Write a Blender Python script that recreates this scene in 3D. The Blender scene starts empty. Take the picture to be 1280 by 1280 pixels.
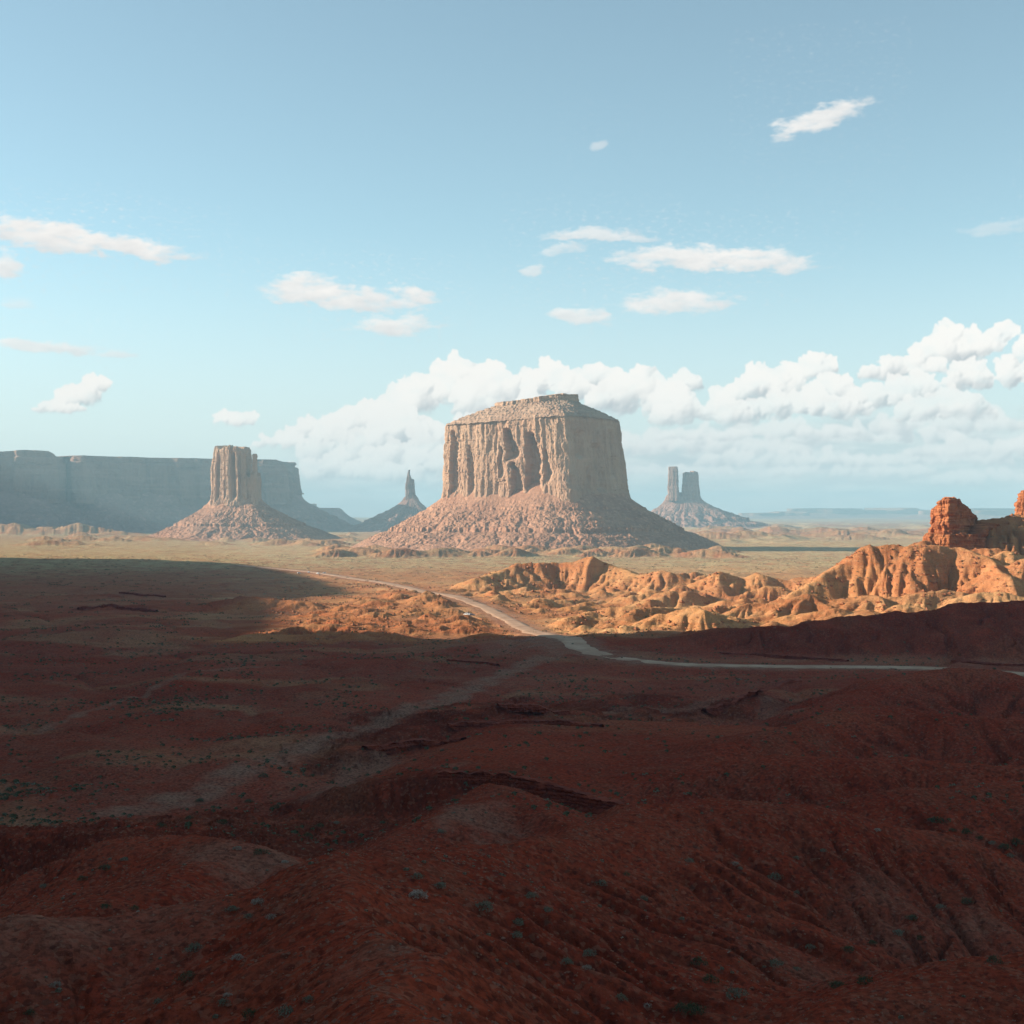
import bpy, math, random
import numpy as np
from mathutils import Vector, Euler

QUAL = 1.0                 # mesh density of the terrain
F = 1829.0                 # focal length in photograph pixels (1280 px frame)
HZ = 643.0                 # row of the true horizon
CAMZ = 75.0
SUN_EL = math.radians(19.0)
SUN_TH = math.radians(-8.0)      # heading of the sun's rays, from +X towards +Y
C = bpy.context.scene.collection
SKY_STR = 0.098
CLOUD_GAIN = 5.3
SKY_TINT = (0.83, 1.01, 0.94)
EXPO = 1.05
rnd = random.Random(7)

# ------------------------------------------------------------------ helpers
def P(px, py, D):
    return ((px - 640.0) / F * D, D, CAMZ - (py - HZ) / F * D)

def _hash(ix, iy, seed):
    h = (ix.astype(np.int64) * 374761393 + iy.astype(np.int64) * 668265263 + seed * 2147483647 + 1013904223) & 0xFFFFFFFF
    h = ((h ^ (h >> 13)) * 1274126177) & 0xFFFFFFFF
    h = (h ^ (h >> 16)) & 0xFFFFFFFF
    h = (h * 2246822519) & 0xFFFFFFFF
    return (h ^ (h >> 15)) & 0xFFFFFFFF

def rnd01(ix, iy, seed=0):
    return _hash(np.asarray(ix), np.asarray(iy), seed) / 4294967295.0

def _perm(seed):
    r = np.random.RandomState(seed)
    a = r.rand(256, 256) * 2 * math.pi
    return np.cos(a).astype(np.float32), np.sin(a).astype(np.float32)
_tabs = {}
def noise(x, y, seed=0):
    """gradient noise, about -1..1"""
    if seed not in _tabs: _tabs[seed] = _perm(seed)
    gx, gy = _tabs[seed]
    x = np.asarray(x, dtype=np.float64); y = np.asarray(y, dtype=np.float64)
    xi = np.floor(x); yi = np.floor(y)
    fx = (x - xi).astype(np.float32); fy = (y - yi).astype(np.float32)
    xi = xi.astype(np.int32) & 255; yi = yi.astype(np.int32) & 255
    x1 = (xi + 1) & 255; y1 = (yi + 1) & 255
    u = fx * fx * fx * (fx * (fx * 6 - 15) + 10); v = fy * fy * fy * (fy * (fy * 6 - 15) + 10)
    def g(a, b, dx, dy): return gx[a, b] * dx + gy[a, b] * dy
    n00 = g(xi, yi, fx, fy); n10 = g(x1, yi, fx - 1, fy)
    n01 = g(xi, y1, fx, fy - 1); n11 = g(x1, y1, fx - 1, fy - 1)
    a = n00 + u * (n10 - n00); b = n01 + u * (n11 - n01)
    return (a + v * (b - a)) * 1.5

def fbm(x, y, octs=4, seed=0, gain=0.5, lac=2.03):
    s = 0; a = 1.0
    for k in range(octs):
        s = s + a * noise(x * lac ** k + 17.3 * k, y * lac ** k - 9.1 * k, seed + k)
        a *= gain
    return s

def ridged(x, y, octs=3, seed=0, gain=0.5):
    s = 0; a = 1.0; t = 0
    for k in range(octs):
        s = s + a * (1 - np.abs(noise(x * 2.07 ** k, y * 2.07 ** k, seed + k)) * 1.6); t += a
        a *= gain
    return s / t

def sstep(a, b, x):
    t = np.clip((x - a) / (b - a), 0, 1)
    return t * t * (3 - 2 * t)

def smax(a, b, k):
    h = np.clip(0.5 + 0.5 * (a - b) / k, 0, 1)
    return b + (a - b) * h + k * h * (1 - h)

def mesh_obj(name, V, Fq, mat, parent=None, smooth=True, attrs=None):
    """V (n,3) array, Fq (m,4) or (m,3) int array -> one linked mesh object"""
    V = np.ascontiguousarray(V, dtype=np.float32); Fq = np.ascontiguousarray(Fq, dtype=np.int32)
    me = bpy.data.meshes.new(name)
    n, m, k = len(V), Fq.shape[0], Fq.shape[1]
    me.vertices.add(n); me.vertices.foreach_set('co', V.ravel())
    me.loops.add(m * k); me.loops.foreach_set('vertex_index', Fq.ravel())
    me.polygons.add(m)
    me.polygons.foreach_set('loop_start', np.arange(0, m * k, k, dtype=np.int32))
    me.polygons.foreach_set('use_smooth', np.full(m, smooth))
    me.update(calc_edges=True)
    for an, av in (attrs or {}).items():
        at = me.attributes.new(an, 'FLOAT', 'POINT')
        at.data.foreach_set('value', np.ascontiguousarray(av, dtype=np.float32).ravel())
    if mat: me.materials.append(mat)
    o = bpy.data.objects.new(name, me); C.objects.link(o)
    if parent is not None: o.parent = parent
    return o

def tag(o, label=None, cat=None, group=None, kind=None):
    if label: o['label'] = label
    if cat: o['category'] = cat
    if group: o['group'] = group
    if kind: o['kind'] = kind
    return o

def empty(name, loc):
    o = bpy.data.objects.new(name, None); C.objects.link(o); o.location = loc
    o.empty_display_size = 1.0
    return o

def grid_faces(nu, nv, wrap_u=False):
    """vertex (i,j) index = j*nu+i"""
    iu = np.arange(nu if wrap_u else nu - 1); jv = np.arange(nv - 1)
    I, J = np.meshgrid(iu, jv)
    I2 = (I + 1) % nu
    a = J * nu + I; b = J * nu + I2; c = (J + 1) * nu + I2; d = (J + 1) * nu + I
    return np.stack([a, b, c, d], -1).reshape(-1, 4)

# ------------------------------------------------------------------ materials
def new_mat(name):
    m = bpy.data.materials.new(name); m.use_nodes = True
    nt = m.node_tree
    for n in list(nt.nodes): nt.nodes.remove(n)
    return m, nt

class NB:
    """small node builder"""
    def __init__(s, nt): s.nt = nt
    def n(s, t, **k):
        nd = s.nt.nodes.new(t)
        for a, b in k.items(): setattr(nd, a, b)
        return nd
    def put(s, sock, v):
        if isinstance(v, bpy.types.NodeSocket): s.nt.links.new(v, sock)
        elif v is not None: sock.default_value = v
    def math(s, op, a, b=None, c=None, clamp=False):
        nd = s.n('ShaderNodeMath', operation=op, use_clamp=clamp)
        s.put(nd.inputs[0], a)
        if b is not None: s.put(nd.inputs[1], b)
        if c is not None: s.put(nd.inputs[2], c)
        return nd.outputs[0]
    def vmath(s, op, a, b=None, c=None, scale=None):
        nd = s.n('ShaderNodeVectorMath', operation=op)
        if c is not None: s.put(nd.inputs[2], c)
        s.put(nd.inputs[0], a)
        if b is not None: s.put(nd.inputs[1], b)
        if scale is not None: s.put(nd.inputs['Scale'], scale)
        return nd.outputs['Value'] if op in ('LENGTH', 'DOT_PRODUCT', 'DISTANCE') else nd.outputs[0]
    def noise(s, vec, scale, detail=4, rough=0.5, dist=0.0, out='Fac', norm=True):
        nd = s.n('ShaderNodeTexNoise'); nd.normalize = norm
        s.put(nd.inputs['Vector'], vec); nd.inputs['Scale'].default_value = scale
        nd.inputs['Detail'].default_value = detail; nd.inputs['Roughness'].default_value = rough
        nd.inputs['Distortion'].default_value = dist
        return nd.outputs[out]
    def vor(s, vec, scale, feature='F1', rand=1.0, out='Distance'):
        nd = s.n('ShaderNodeTexVoronoi', feature=feature)
        s.put(nd.inputs['Vector'], vec); nd.inputs['Scale'].default_value = scale
        nd.inputs['Randomness'].default_value = rand
        return nd.outputs[out]
    def mapr(s, v, a, b, c=0.0, d=1.0, smooth=True):
        nd = s.n('ShaderNodeMapRange'); nd.interpolation_type = 'SMOOTHSTEP' if smooth else 'LINEAR'
        s.put(nd.inputs[0], v)
        for i, x in enumerate((a, b, c, d)): s.put(nd.inputs[i + 1], x)
        return nd.outputs[0]
    def mix(s, f, a, b, blend='MIX'):
        nd = s.n('ShaderNodeMix', data_type='RGBA', blend_type=blend)
        s.put(nd.inputs[0], f)
        s.put(nd.inputs[6], a if not isinstance(a, tuple) else (*a[:3], 1))
        s.put(nd.inputs[7], b if not isinstance(b, tuple) else (*b[:3], 1))
        return nd.outputs[2]
    def scl(s, vec, sc):
        nd = s.n('ShaderNodeMapping'); s.put(nd.inputs['Vector'], vec); nd.inputs['Scale'].default_value = sc
        return nd.outputs[0]
    def attr(s, name):
        nd = s.n('ShaderNodeAttribute'); nd.attribute_name = name
        return nd.outputs['Fac']

def finish(nb, col, bump=None, bstr=0.5, bdist=1.0, rough=0.95, spec=0.1):
    b = nb.n('ShaderNodeBsdfPrincipled'); o = nb.n('ShaderNodeOutputMaterial')
    nb.put(b.inputs['Base Color'], col); b.inputs['Roughness'].default_value = rough
    b.inputs['Specular IOR Level'].default_value = spec
    if bump is not None:
        bp = nb.n('ShaderNodeBump'); bp.inputs['Strength'].default_value = bstr; bp.inputs['Distance'].default_value = bdist
        nb.put(bp.inputs['Height'], bump); nb.nt.links.new(bp.outputs[0], b.inputs['Normal'])
    nb.nt.links.new(b.outputs[0], o.inputs['Surface'])

def pos(nb): return nb.n('ShaderNodeNewGeometry').outputs['Position']

def mat_ground():
    m, nt = new_mat('desert_soil'); nb = NB(nt); p = pos(nb)
    peach = nb.attr('peach'); pale = nb.attr('pale'); veg = nb.attr('veg'); rock = nb.attr('rock')
    n1 = nb.noise(p, 0.012, 6, 0.6); n2 = nb.noise(p, 0.11, 5, 0.65); n3 = nb.noise(p, 1.1, 4, 0.7)
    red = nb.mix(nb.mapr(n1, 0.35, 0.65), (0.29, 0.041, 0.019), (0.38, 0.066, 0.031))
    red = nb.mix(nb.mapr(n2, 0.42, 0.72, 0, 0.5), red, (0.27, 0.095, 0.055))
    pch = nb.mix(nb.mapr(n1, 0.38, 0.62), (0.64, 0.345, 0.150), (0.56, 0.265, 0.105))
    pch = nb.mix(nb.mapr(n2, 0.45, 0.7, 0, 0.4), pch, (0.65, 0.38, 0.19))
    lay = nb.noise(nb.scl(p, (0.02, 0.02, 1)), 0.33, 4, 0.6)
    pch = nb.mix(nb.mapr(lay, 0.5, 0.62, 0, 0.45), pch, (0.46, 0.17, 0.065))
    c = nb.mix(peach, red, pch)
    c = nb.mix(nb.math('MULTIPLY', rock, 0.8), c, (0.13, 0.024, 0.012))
    # vegetation as irregular speckle of scrub over sand
    v1 = nb.vor(p, 0.22); v2 = nb.noise(p, 0.035, 5, 0.6)
    spk = nb.mapr(nb.math('ADD', v1, nb.math('MULTIPLY', nb.math('SUBTRACT', n3, 0.5), 0.5)), 0.62, 0.22)
    sand = nb.mix(nb.mapr(n1, 0.4, 0.62), (0.68, 0.52, 0.28), (0.66, 0.45, 0.25))
    plain = nb.mix(nb.mapr(spk, 0.0, 1.0, 0.25, 0.85), sand, (0.44, 0.35, 0.165))
    c = nb.mix(nb.math('MULTIPLY', veg, nb.mapr(v2, 0.32, 0.6, 0.35, 1.0)), c, plain)
    c = nb.mix(nb.math('MULTIPLY', pale, nb.mapr(n2, 0.3, 0.6, 0.4, 1.0)), c, (0.36, 0.20, 0.135))
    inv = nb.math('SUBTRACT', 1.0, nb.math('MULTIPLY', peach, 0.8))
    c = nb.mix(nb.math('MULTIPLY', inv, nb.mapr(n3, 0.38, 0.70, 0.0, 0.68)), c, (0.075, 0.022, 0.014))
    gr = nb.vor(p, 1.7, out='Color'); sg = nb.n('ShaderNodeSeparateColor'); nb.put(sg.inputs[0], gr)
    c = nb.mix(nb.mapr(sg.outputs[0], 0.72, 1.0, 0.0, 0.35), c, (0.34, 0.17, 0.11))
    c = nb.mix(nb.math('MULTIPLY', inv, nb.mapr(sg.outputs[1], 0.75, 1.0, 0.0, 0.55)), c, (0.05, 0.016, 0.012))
    h = nb.math('ADD', nb.math('MULTIPLY', n3, 0.5), nb.math('MULTIPLY', nb.noise(p, 6.0, 3, 0.7), 0.12))
    h = nb.math('ADD', h, nb.math('MULTIPLY', n2, 2.0))
    finish(nb, c, h, 0.9, 1.0, 1.0, 0.0)
    return m

def mat_rock(name, c1, c2, c3, streak=0.5, sz=1.0, strata=0.4):
    m, nt = new_mat(name); nb = NB(nt); p = pos(nb)
    big = nb.noise(p, 0.010 / sz, 4, 0.55)
    col = nb.mix(nb.mapr(big, 0.35, 0.65), c1, c2)
    st = nb.noise(nb.scl(p, (1, 1, 0.10)), 0.075 / sz, 6, 0.65)
    col = nb.mix(nb.mapr(st, 0.5, 0.68, 0, streak), col, c3)
    fine = nb.noise(nb.scl(p, (1, 1, 0.25)), 0.28 / sz, 5, 0.7)
    col = nb.mix(nb.mapr(fine, 0.42, 0.75, 0, 0.4), col, tuple(x * 0.62 for x in c2))
    ly = nb.noise(nb.scl(p, (0.06, 0.06, 1)), 0.10 / sz, 4, 0.6)
    col = nb.mix(nb.mapr(ly, 0.5, 0.62, 0, strata), col, tuple(x * 1.22 for x in c1))
    h = nb.math('ADD', nb.math('MULTIPLY', fine, 3.0 * sz), nb.math('MULTIPLY', nb.noise(p, 0.6 / sz, 4, 0.7), 0.8 * sz))
    h = nb.math('ADD', h, nb.math('MULTIPLY', ly, 1.5 * sz * strata))
    finish(nb, col, h, 0.7, 1.0)
    return m

def mat_talus(name, c1, c2, sz=1.0):
    m, nt = new_mat(name); nb = NB(nt); p = pos(nb)
    n1 = nb.noise(p, 0.02 / sz, 5, 0.6); n2 = nb.noise(p, 0.16 / sz, 5, 0.7)
    col = nb.mix(nb.mapr(n1, 0.35, 0.65), c1, c2)
    v = nb.vor(p, 0.16 / sz, out='Color')
    sep = nb.n('ShaderNodeSeparateColor'); nb.put(sep.inputs[0], v)
    col = nb.mix(nb.mapr(sep.outputs[0], 0.7, 1.0, 0, 0.45), col, tuple(min(1, x * 1.5) for x in c1))
    col = nb.mix(nb.mapr(n2, 0.45, 0.75, 0, 0.5), col, tuple(x * 0.55 for x in c2))
    ly = nb.noise(nb.scl(p, (0.1, 0.1, 1)), 0.12 / sz, 3, 0.6)
    col = nb.mix(nb.mapr(ly, 0.5, 0.62, 0, 0.35), col, tuple(x * 0.7 for x in c1))
    h = nb.math('ADD', nb.math('MULTIPLY', n2, 1.8 * sz), nb.math('MULTIPLY', nb.vor(p, 0.4 / sz), 0.9 * sz))
    finish(nb, col, h, 0.8, 1.0)
    return m

def mat_plain(name, c, rough=0.9, metal=0.0, c2=None, sc=5.0):
    m, nt = new_mat(name); nb = NB(nt)
    n = nb.noise(pos(nb), sc, 4, 0.6)
    col = nb.mix(nb.mapr(n, 0.35, 0.65), c, c2 or tuple(x * 0.8 for x in c))
    finish(nb, col, None, rough=rough)
    return m

M_GROUND = mat_ground()
M_CLIFF = mat_rock('de_chelly_cliff', (0.50, 0.32, 0.205), (0.43, 0.26, 0.165), (0.27, 0.16, 0.115), 0.5, 1.0, 0.12)
M_CAP = mat_rock('cap_rock', (0.44, 0.285, 0.19), (0.36, 0.22, 0.145), (0.22, 0.14, 0.10), 0.3, 0.6, 0.6)
M_TALUS = mat_talus('talus_scree', (0.46, 0.245, 0.15), (0.36, 0.18, 0.11))
M_FARCLIFF = mat_rock('far_cliff', (0.34, 0.20, 0.145), (0.26, 0.15, 0.11), (0.18, 0.11, 0.09), 0.5, 2.0)
M_FARTALUS = mat_talus('far_talus', (0.36, 0.20, 0.15), (0.29, 0.165, 0.125), 2.0)
M_HOODOO = mat_rock('red_hoodoo_rock', (0.40, 0.15, 0.06), (0.29, 0.095, 0.04), (0.16, 0.045, 0.025), 0.6, 0.12, 0.7)
M_LEDGE = mat_rock('dark_ledge_rock', (0.25, 0.052, 0.026), (0.18, 0.036, 0.020), (0.10, 0.022, 0.014), 0.4, 0.05, 0.6)

# ------------------------------------------------------------------ terrain grid
def make_axes():
    half = math.radians(21.0)
    ncol = int(1080 * QUAL)
    core = np.linspace(-half, half, ncol)
    side = np.concatenate([np.linspace(21.6, 40, 22), np.linspace(44, 180, 24)])
    side = np.radians(side)
    th = np.concatenate([-side[::-1], core, side])
    n0 = int(60 * QUAL); n1 = int(1500 * QUAL); n2 = int(260 * QUAL)
    r = np.concatenate([np.geomspace(1.0, 62, n0, endpoint=False), np.geomspace(62, 3600, n1, endpoint=False), np.geomspace(3600, 20000, n2)])
    return th, r
TH, RR = make_axes()
T2, R2 = np.meshgrid(TH, RR)            # shape (nr, nth)
GX = R2 * np.sin(T2); GY = R2 * np.cos(T2)

def base_height(X, Y):
    R = np.hypot(X, Y)
    z = 2.2 * fbm(X / 260, Y / 260, 4, 11) + 0.8 * fbm(X / 60, Y / 60, 4, 21)
    far = sstep(2600, 5200, R)
    z = z * (1 - 0.4 * far)
    # distant broken ground on the right of the big butte
    bad = sstep(3300, 4200, R) * (1 - sstep(9000, 14000, R)) * sstep(-0.06, 0.10, X / np.maximum(Y, 1))
    z = z + bad * 15 * np.clip(ridged(X / 420, Y / 900, 4, 31) - 0.52, 0, 1) * 2.2
    z = z + 34 * sstep(7000, 20000, R)
    # low red swells across the shaded left part of the valley
    sh = sstep(300, 420, R) * (1 - sstep(1500, 2400, R))
    z = z + sh * 5.5 * np.clip(fbm(X / 170 + 3, Y / 230, 4, 41) - 0.05, 0, 2)
    wash = np.abs(noise(X / 130 + 0.35 * noise(X / 50, Y / 50, 53), Y / 200, 52))
    z = z - sh * 2.0 * np.exp(-(wash / 0.07) ** 2)
    # rim slope below the view point
    rim = 73.4 - 0.52 * np.clip(R - 3, 0, None) + 1.5 * fbm(X / 20, Y / 20, 3, 61) * sstep(4, 20, R)
    z = smax(z, rim, 4.0)
    return z

print('terrain', GX.shape)
GZ = base_height(GX, GY)
BASEZ = GZ.copy()
ROCK = np.zeros_like(GZ); PEACH = np.zeros_like(GZ); PALE = np.zeros_like(GZ); MND = np.zeros_like(GZ)

def window(x0, x1, y0, y1):
    """row / column slices of the polar grid that cover a box"""
    cx = np.array([x0, x1, x0, x1, (x0 + x1) / 2, (x0 + x1) / 2, x0, x1]); cy = np.array([y0, y0, y1, y1, y0, y1, (y0 + y1) / 2, (y0 + y1) / 2])
    t = np.arctan2(cx, cy); r = np.hypot(cx, cy)
    rmin = r.min() * 0.985
    if x0 < 0 < x1: rmin = min(rmin, abs(y0))
    a = np.searchsorted(TH, t.min()); b = np.searchsorted(TH, t.max()) + 1
    c = np.searchsorted(RR, rmin); d = np.searchsorted(RR, r.max()) + 1
    return slice(max(c - 1, 0), min(d, len(RR))), slice(max(a - 1, 0), min(b, len(TH)))

def seg_dist(X, Y, pts):
    """distance to polyline, arclength, crest height, side (+1 left of travel)"""
    best = np.full(X.shape, 1e18); S = np.zeros(X.shape); Z = np.zeros(X.shape); side = np.ones(X.shape)
    acc = 0.0
    for (x0, y0, z0), (x1, y1, z1) in zip(pts[:-1], pts[1:]):
        dx, dy = x1 - x0, y1 - y0; L2 = dx * dx + dy * dy + 1e-9; L = math.sqrt(L2)
        t = np.clip(((X - x0) * dx + (Y - y0) * dy) / L2, 0, 1)
        qx = X - x0 - t * dx; qy = Y - y0 - t * dy
        d2 = qx * qx + qy * qy
        m = d2 < best
        best = np.where(m, d2, best); S = np.where(m, acc + t * L, S); Z = np.where(m, z0 + t * (z1 - z0), Z)
        side = np.where(m, np.sign(dx * qy - dy * qx), side)
        if acc == 0: EX = np.maximum(0, -((X - x0) * dx + (Y - y0) * dy) / L)
        exl = np.maximum(0, ((X - x1) * dx + (Y - y1) * dy) / L)
        acc += L
    seg_dist.excess = np.maximum(np.where(S <= 1e-6, EX, 0), np.where(S >= acc - 1e-6, exl, 0))
    return np.sqrt(best), S, Z, side

def ridge(pix, slope_f, slope_b, round_r=4.0, rill=0.12, rill_w=9.0, k=3.0, jit=0.8, warp=4.0, wsc=28.0, peach=0.0, rock=0.0,
          terr=0.0, seed=1, reach=None):
    """roof-shaped hill under a crest line given left to right; slope_f faces the viewer"""
    global GZ
    pts = [P(*q) for q in pix]
    zmax = max(p[2] for p in pts) + 8
    R = reach or (zmax / min(slope_f, slope_b) + 10)
    xs = [p[0] for p in pts]; ys = [p[1] for p in pts]
    w = window(min(xs) - R, max(xs) + R, max(3, min(ys) - R), max(ys) + R)
    X = GX[w]; Y = GY[w]
    wx = warp * fbm(X / wsc, Y / wsc, 3, seed + 100); wy = warp * fbm(X / wsc + 50, Y / wsc, 3, seed + 130)
    d, S, Z, side = seg_dist(X + wx, Y + wy, pts)
    f = sstep(-3.0, 3.0, -side * d)           # 1 on the viewer's side (right of travel)
    sl = slope_b + (slope_f - slope_b) * f
    dd = np.sqrt(d * d + round_r ** 2) - round_r
    ex = seg_dist.excess; es = np.sqrt(ex * ex + 16) - 4
    h = Z - sl * np.sqrt(np.maximum(d * d - ex * ex, 0) + round_r ** 2) + sl * round_r - max(0.34, (slope_f + slope_b) * .5 if slope_f < 1 else .34) * es + jit * noise(S / 14.0, 0 * S, seed + 5)
    rl = np.abs(noise(S / rill_w + 0.6 * noise(S / 22, d / 14, seed + 7), d / (rill_w * 5) + side * 9.0, seed + 9))
    h = h - rill * (1 - np.clip(rl * 2.6, 0, 1)) * np.minimum(dd, 15.0) * (0.4 + 0.6 * f)
    rl2 = np.abs(noise(S / (rill_w * .37), d / (rill_w * 2.4) + side * 5.0, seed + 19))
    h = h - 0.35 * rill * (1 - np.clip(rl2 * 2.6, 0, 1)) * np.minimum(dd, 9.0)
    if terr > 0:
        q = h / terr + 0.35 * noise(X / 25, Y / 25, seed + 3)
        fr = q - np.floor(q)
        h = h + terr * (sstep(0.42, 0.62, fr) - fr) * 0.95
    g = GZ[w]; hm = sstep(-1.0, 2.5, h - g)
    GZ[w] = smax(g, h, k)
    if peach: PEACH[w] = np.maximum(PEACH[w], hm * peach)
    MND[w] = np.maximum(MND[w], hm)
    if rock: ROCK[w] = np.maximum(ROCK[w], hm * rock * sstep(-.2, .5, noise(X / 12, Y / 12, seed + 55) + 0.4))

def mound(x, y, h, slope, el=1.0, rot=0.0, peach=0.0, seed=1, k=2.0, rill=0.25, crater=0.0):
    """single eroded mound: cone with radial gullies, top height h above the local base"""
    R = h / slope * max(el, 1.0) * 1.35 + 6
    w = window(x - R, x + R, max(3, y - R), y + R)
    X = GX[w]; Y = GY[w]
    if X.size == 0: return
    wx = 0.10 * R * noise(X / (R * .5), Y / (R * .5), seed % 40 + 200); wy = 0.10 * R * noise(X / (R * .5) + 30, Y / (R * .5), seed % 40 + 201)
    ax = X - x + wx; ay = Y - y + wy
    c, s = math.cos(rot), math.sin(rot)
    u = (ax * c + ay * s) / el; v = -ax * s + ay * c
    d = np.hypot(u, v); a = np.arctan2(v, u)
    rr = h * 0.28
    dd = np.sqrt(d * d + rr * rr) - rr
    ca, sa = np.cos(a), np.sin(a)
    rl = np.abs(noise(ca * 2.6 + seed, sa * 2.6 + d / (R * 1.5), seed % 30 + 240))
    rl2 = np.abs(noise(ca * 7 + seed, sa * 7, seed % 30 + 270))
    H = h - slope * dd - rill * slope * np.minimum(dd, h * 0.9) * ((1 - np.clip(rl * 3.0, 0, 1)) * .9 + 0.4 * (1 - np.clip(rl2 * 2.6, 0, 1)))
    H = H + BASEZ[w]
    g = GZ[w]; hm = sstep(-1.0, 1.5, H - g)
    GZ[w] = smax(g, H, k)
    if peach: PEACH[w] = np.maximum(PEACH[w], hm * peach)
    MND[w] = np.maximum(MND[w], hm)

# ---- hills close to the view point (all in the shade)
ridge([(-60, 1150, 150), (60, 1150, 150), (215, 1140, 155), (330, 1100, 160), (445, 1075, 165)], 0.30, 0.60, 5, 0.12, 6, seed=2)
ridge([(445, 1075, 165), (560, 1058, 190), (700, 1045, 220), (800, 1008, 255), (930, 1000, 265), (1010, 1000, 268), (1120, 1028, 270), (1200, 1050, 275), (1300, 1088, 272)], 0.38, 0.62, 6, 0.13, 5.5, seed=3)
ridge([(1345, 1175, 172), (1220, 1212, 162), (1100, 1258, 150), (960, 1310, 138), (860, 1360, 125)][::-1], 0.10, 0.42, 4, 0.25, 7, seed=23)
ridge([(540, 1330, 72), (520, 1270, 84), (490, 1175, 110), (440, 1130, 135), (445, 1075, 165)], 0.72, 0.46, 2.5, 0.12, 5, seed=4)
ridge([(160, 1042, 250), (280, 1048, 240), (350, 1075, 230)], 0.40, 0.5, 5, 0.12, 6, seed=5)
ridge([(130, 1130, 190), (230, 1085, 215), (290, 1055, 238)], 0.42, 0.35, 6, 0.08, 9, seed=6)
ridge([(-60, 1038, 285), (0, 1036, 280), (90, 1040, 270), (160, 1050, 258)], 0.85, 0.15, 2, 0.25, 5, seed=7, rock=0.9, terr=1.6)
ridge([(480, 1060, 262), (560, 1022, 285), (625, 985, 312)], 0.42, 0.40, 4, 0.12, 7, seed=8)
ridge([(625, 985, 312), (700, 1020, 292), (760, 1040, 280)], 0.48, 0.40, 3, 0.10, 7, seed=9)
# plateau whose broken edge carries the dark ledge
LEDGE = [(548, 966, 347), (600, 966, 346), (655, 972, 341), (715, 988, 334), (780, 1006, 326)]
ridge(LEDGE, 2.6, 0.05, 1.0, 0.05, 5, k=1.0, jit=0.3, warp=1.0, seed=10, reach=120)
ridge([(420, 985, 355), (480, 972, 352), (548, 966, 350)], 0.55, 0.10, 2, 0.3, 4, seed=11, rock=0.9, reach=60)
ridge([(780, 985, 345), (850, 955, 372), (900, 930, 392), (960, 916, 405)], 0.30, 0.25, 7, 0.12, 9, seed=12)
# terraced red bluff
ridge([(425, 940, 432), (470, 925, 445), (560, 905, 470), (600, 893, 480), (640, 884, 492), (700, 888, 492), (752, 903, 478), (800, 925, 450)], 0.36, 0.10, 2, 0.35, 8, seed=13, rock=1.0, terr=2.6, warp=9)
ridge([(735, 884, 575), (780, 868, 590), (830, 868, 590), (860, 880, 575)], 0.35, 0.12, 2, 0.3, 6, seed=14, rock=0.9, terr=1.8)
ridge([(868, 908, 520), (900, 885, 540), (945, 868, 560), (960, 880, 550)], 0.30, 0.2, 2, 0.5, 3.5, seed=15, rock=1.0)
# right-hand hills
ridge([(960, 916, 405), (1040, 894, 430), (1100, 882, 450), (1180, 890, 440), (1300, 902, 430)], 0.40, 0.4, 6, 0.16, 8, seed=16)
ridge([(1020, 885, 505), (1080, 858, 535), (1130, 840, 556), (1190, 834, 560), (1240, 838, 556), (1310, 855, 540)], 0.32, 0.4, 6, 0.16, 8, seed=17)
ridge([(800, 965, 350), (930, 951, 347), (1050, 944, 345), (1150, 950, 345), (1310, 957, 340)], 0.40, 0.45, 6, 0.16, 7, seed=18)
ridge([(1100, 990, 305), (1180, 985, 308), (1310, 975, 315)], 0.38, 0.4, 5, 0.16, 7, seed=19)
# long shaded ridge in front of the sunlit badlands
ridge([(755, 803, 850), (800, 798, 846), (850, 793, 842), (920, 783, 832), (1000, 781, 824), (1080, 767, 822), (1150, 764, 822), (1210, 752, 822), (1310, 751, 822)], 0.32, 0.26, 7, 0.24, 13, seed=20, warp=12, wsc=45, rock=0.5, jit=1.6)
# shaded low swells on the left
for i, (q, sf) in enumerate([([(290, 745, 1180), (380, 752, 1150)], .2), ([(0, 830, 740), (90, 826, 750), (200, 828, 740)], .18), ([(150, 905, 540), (240, 893, 556), (300, 900, 548)], .16),
                        ([(260, 815, 770), (340, 818, 768), (400, 835, 740)], .25), ([(100, 762, 1120), (160, 757, 1140), (210, 762, 1130)], .5), ([(60, 745, 1330), (140, 743, 1340)], .5),
                        ([(190, 940, 470), (300, 935, 475), (420, 950, 455)], .12), ([(430, 870, 600), (520, 862, 620), (600, 868, 605)], .10)]):
    ridge(q, sf, 0.10, 5, 0.15, 10, k=2.0, seed=30 + i, rock=0.8 if sf > .24 else 0, warp=9, wsc=50)

# ---- sunlit badlands
R0 = np.random.RandomState(5)
def crest_limit(px, D):
    """how high a hill may stand there so the skyline of the badlands stays put"""
    py = np.interp(px, [300, 480, 540, 600, 650, 740, 790, 870, 930, 1000, 1060, 1280], [800, 748, 738, 722, 712, 706, 716, 716, 716, 720, 712, 712])
    return CAMZ - (py - HZ) / F * D
ridge([(648, 704, 1450), (665, 702, 1452), (700, 702, 1450), (728, 698, 1445), (740, 693, 1442), (752, 700, 1440), (768, 708, 1430)], 0.8, 0.3, 1.5, 0.14, 5, seed=40, peach=1, warp=5)
ridge([(600, 722, 1400), (625, 714, 1430), (648, 704, 1450)], 0.35, 0.3, 6, 0.3, 12, seed=41, peach=1)
ridge([(768, 708, 1430), (800, 718, 1390), (830, 712, 1370), (850, 718, 1360)], 0.5, 0.3, 4, 0.18, 8, seed=42, peach=1)
ridge([(870, 728, 1330), (900, 714, 1330), (925, 722, 1330), (945, 715, 1330), (985, 727, 1320), (1030, 718, 1310)], 0.42, 0.3, 4, 0.18, 8, seed=43, peach=1)
placed = []
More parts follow.
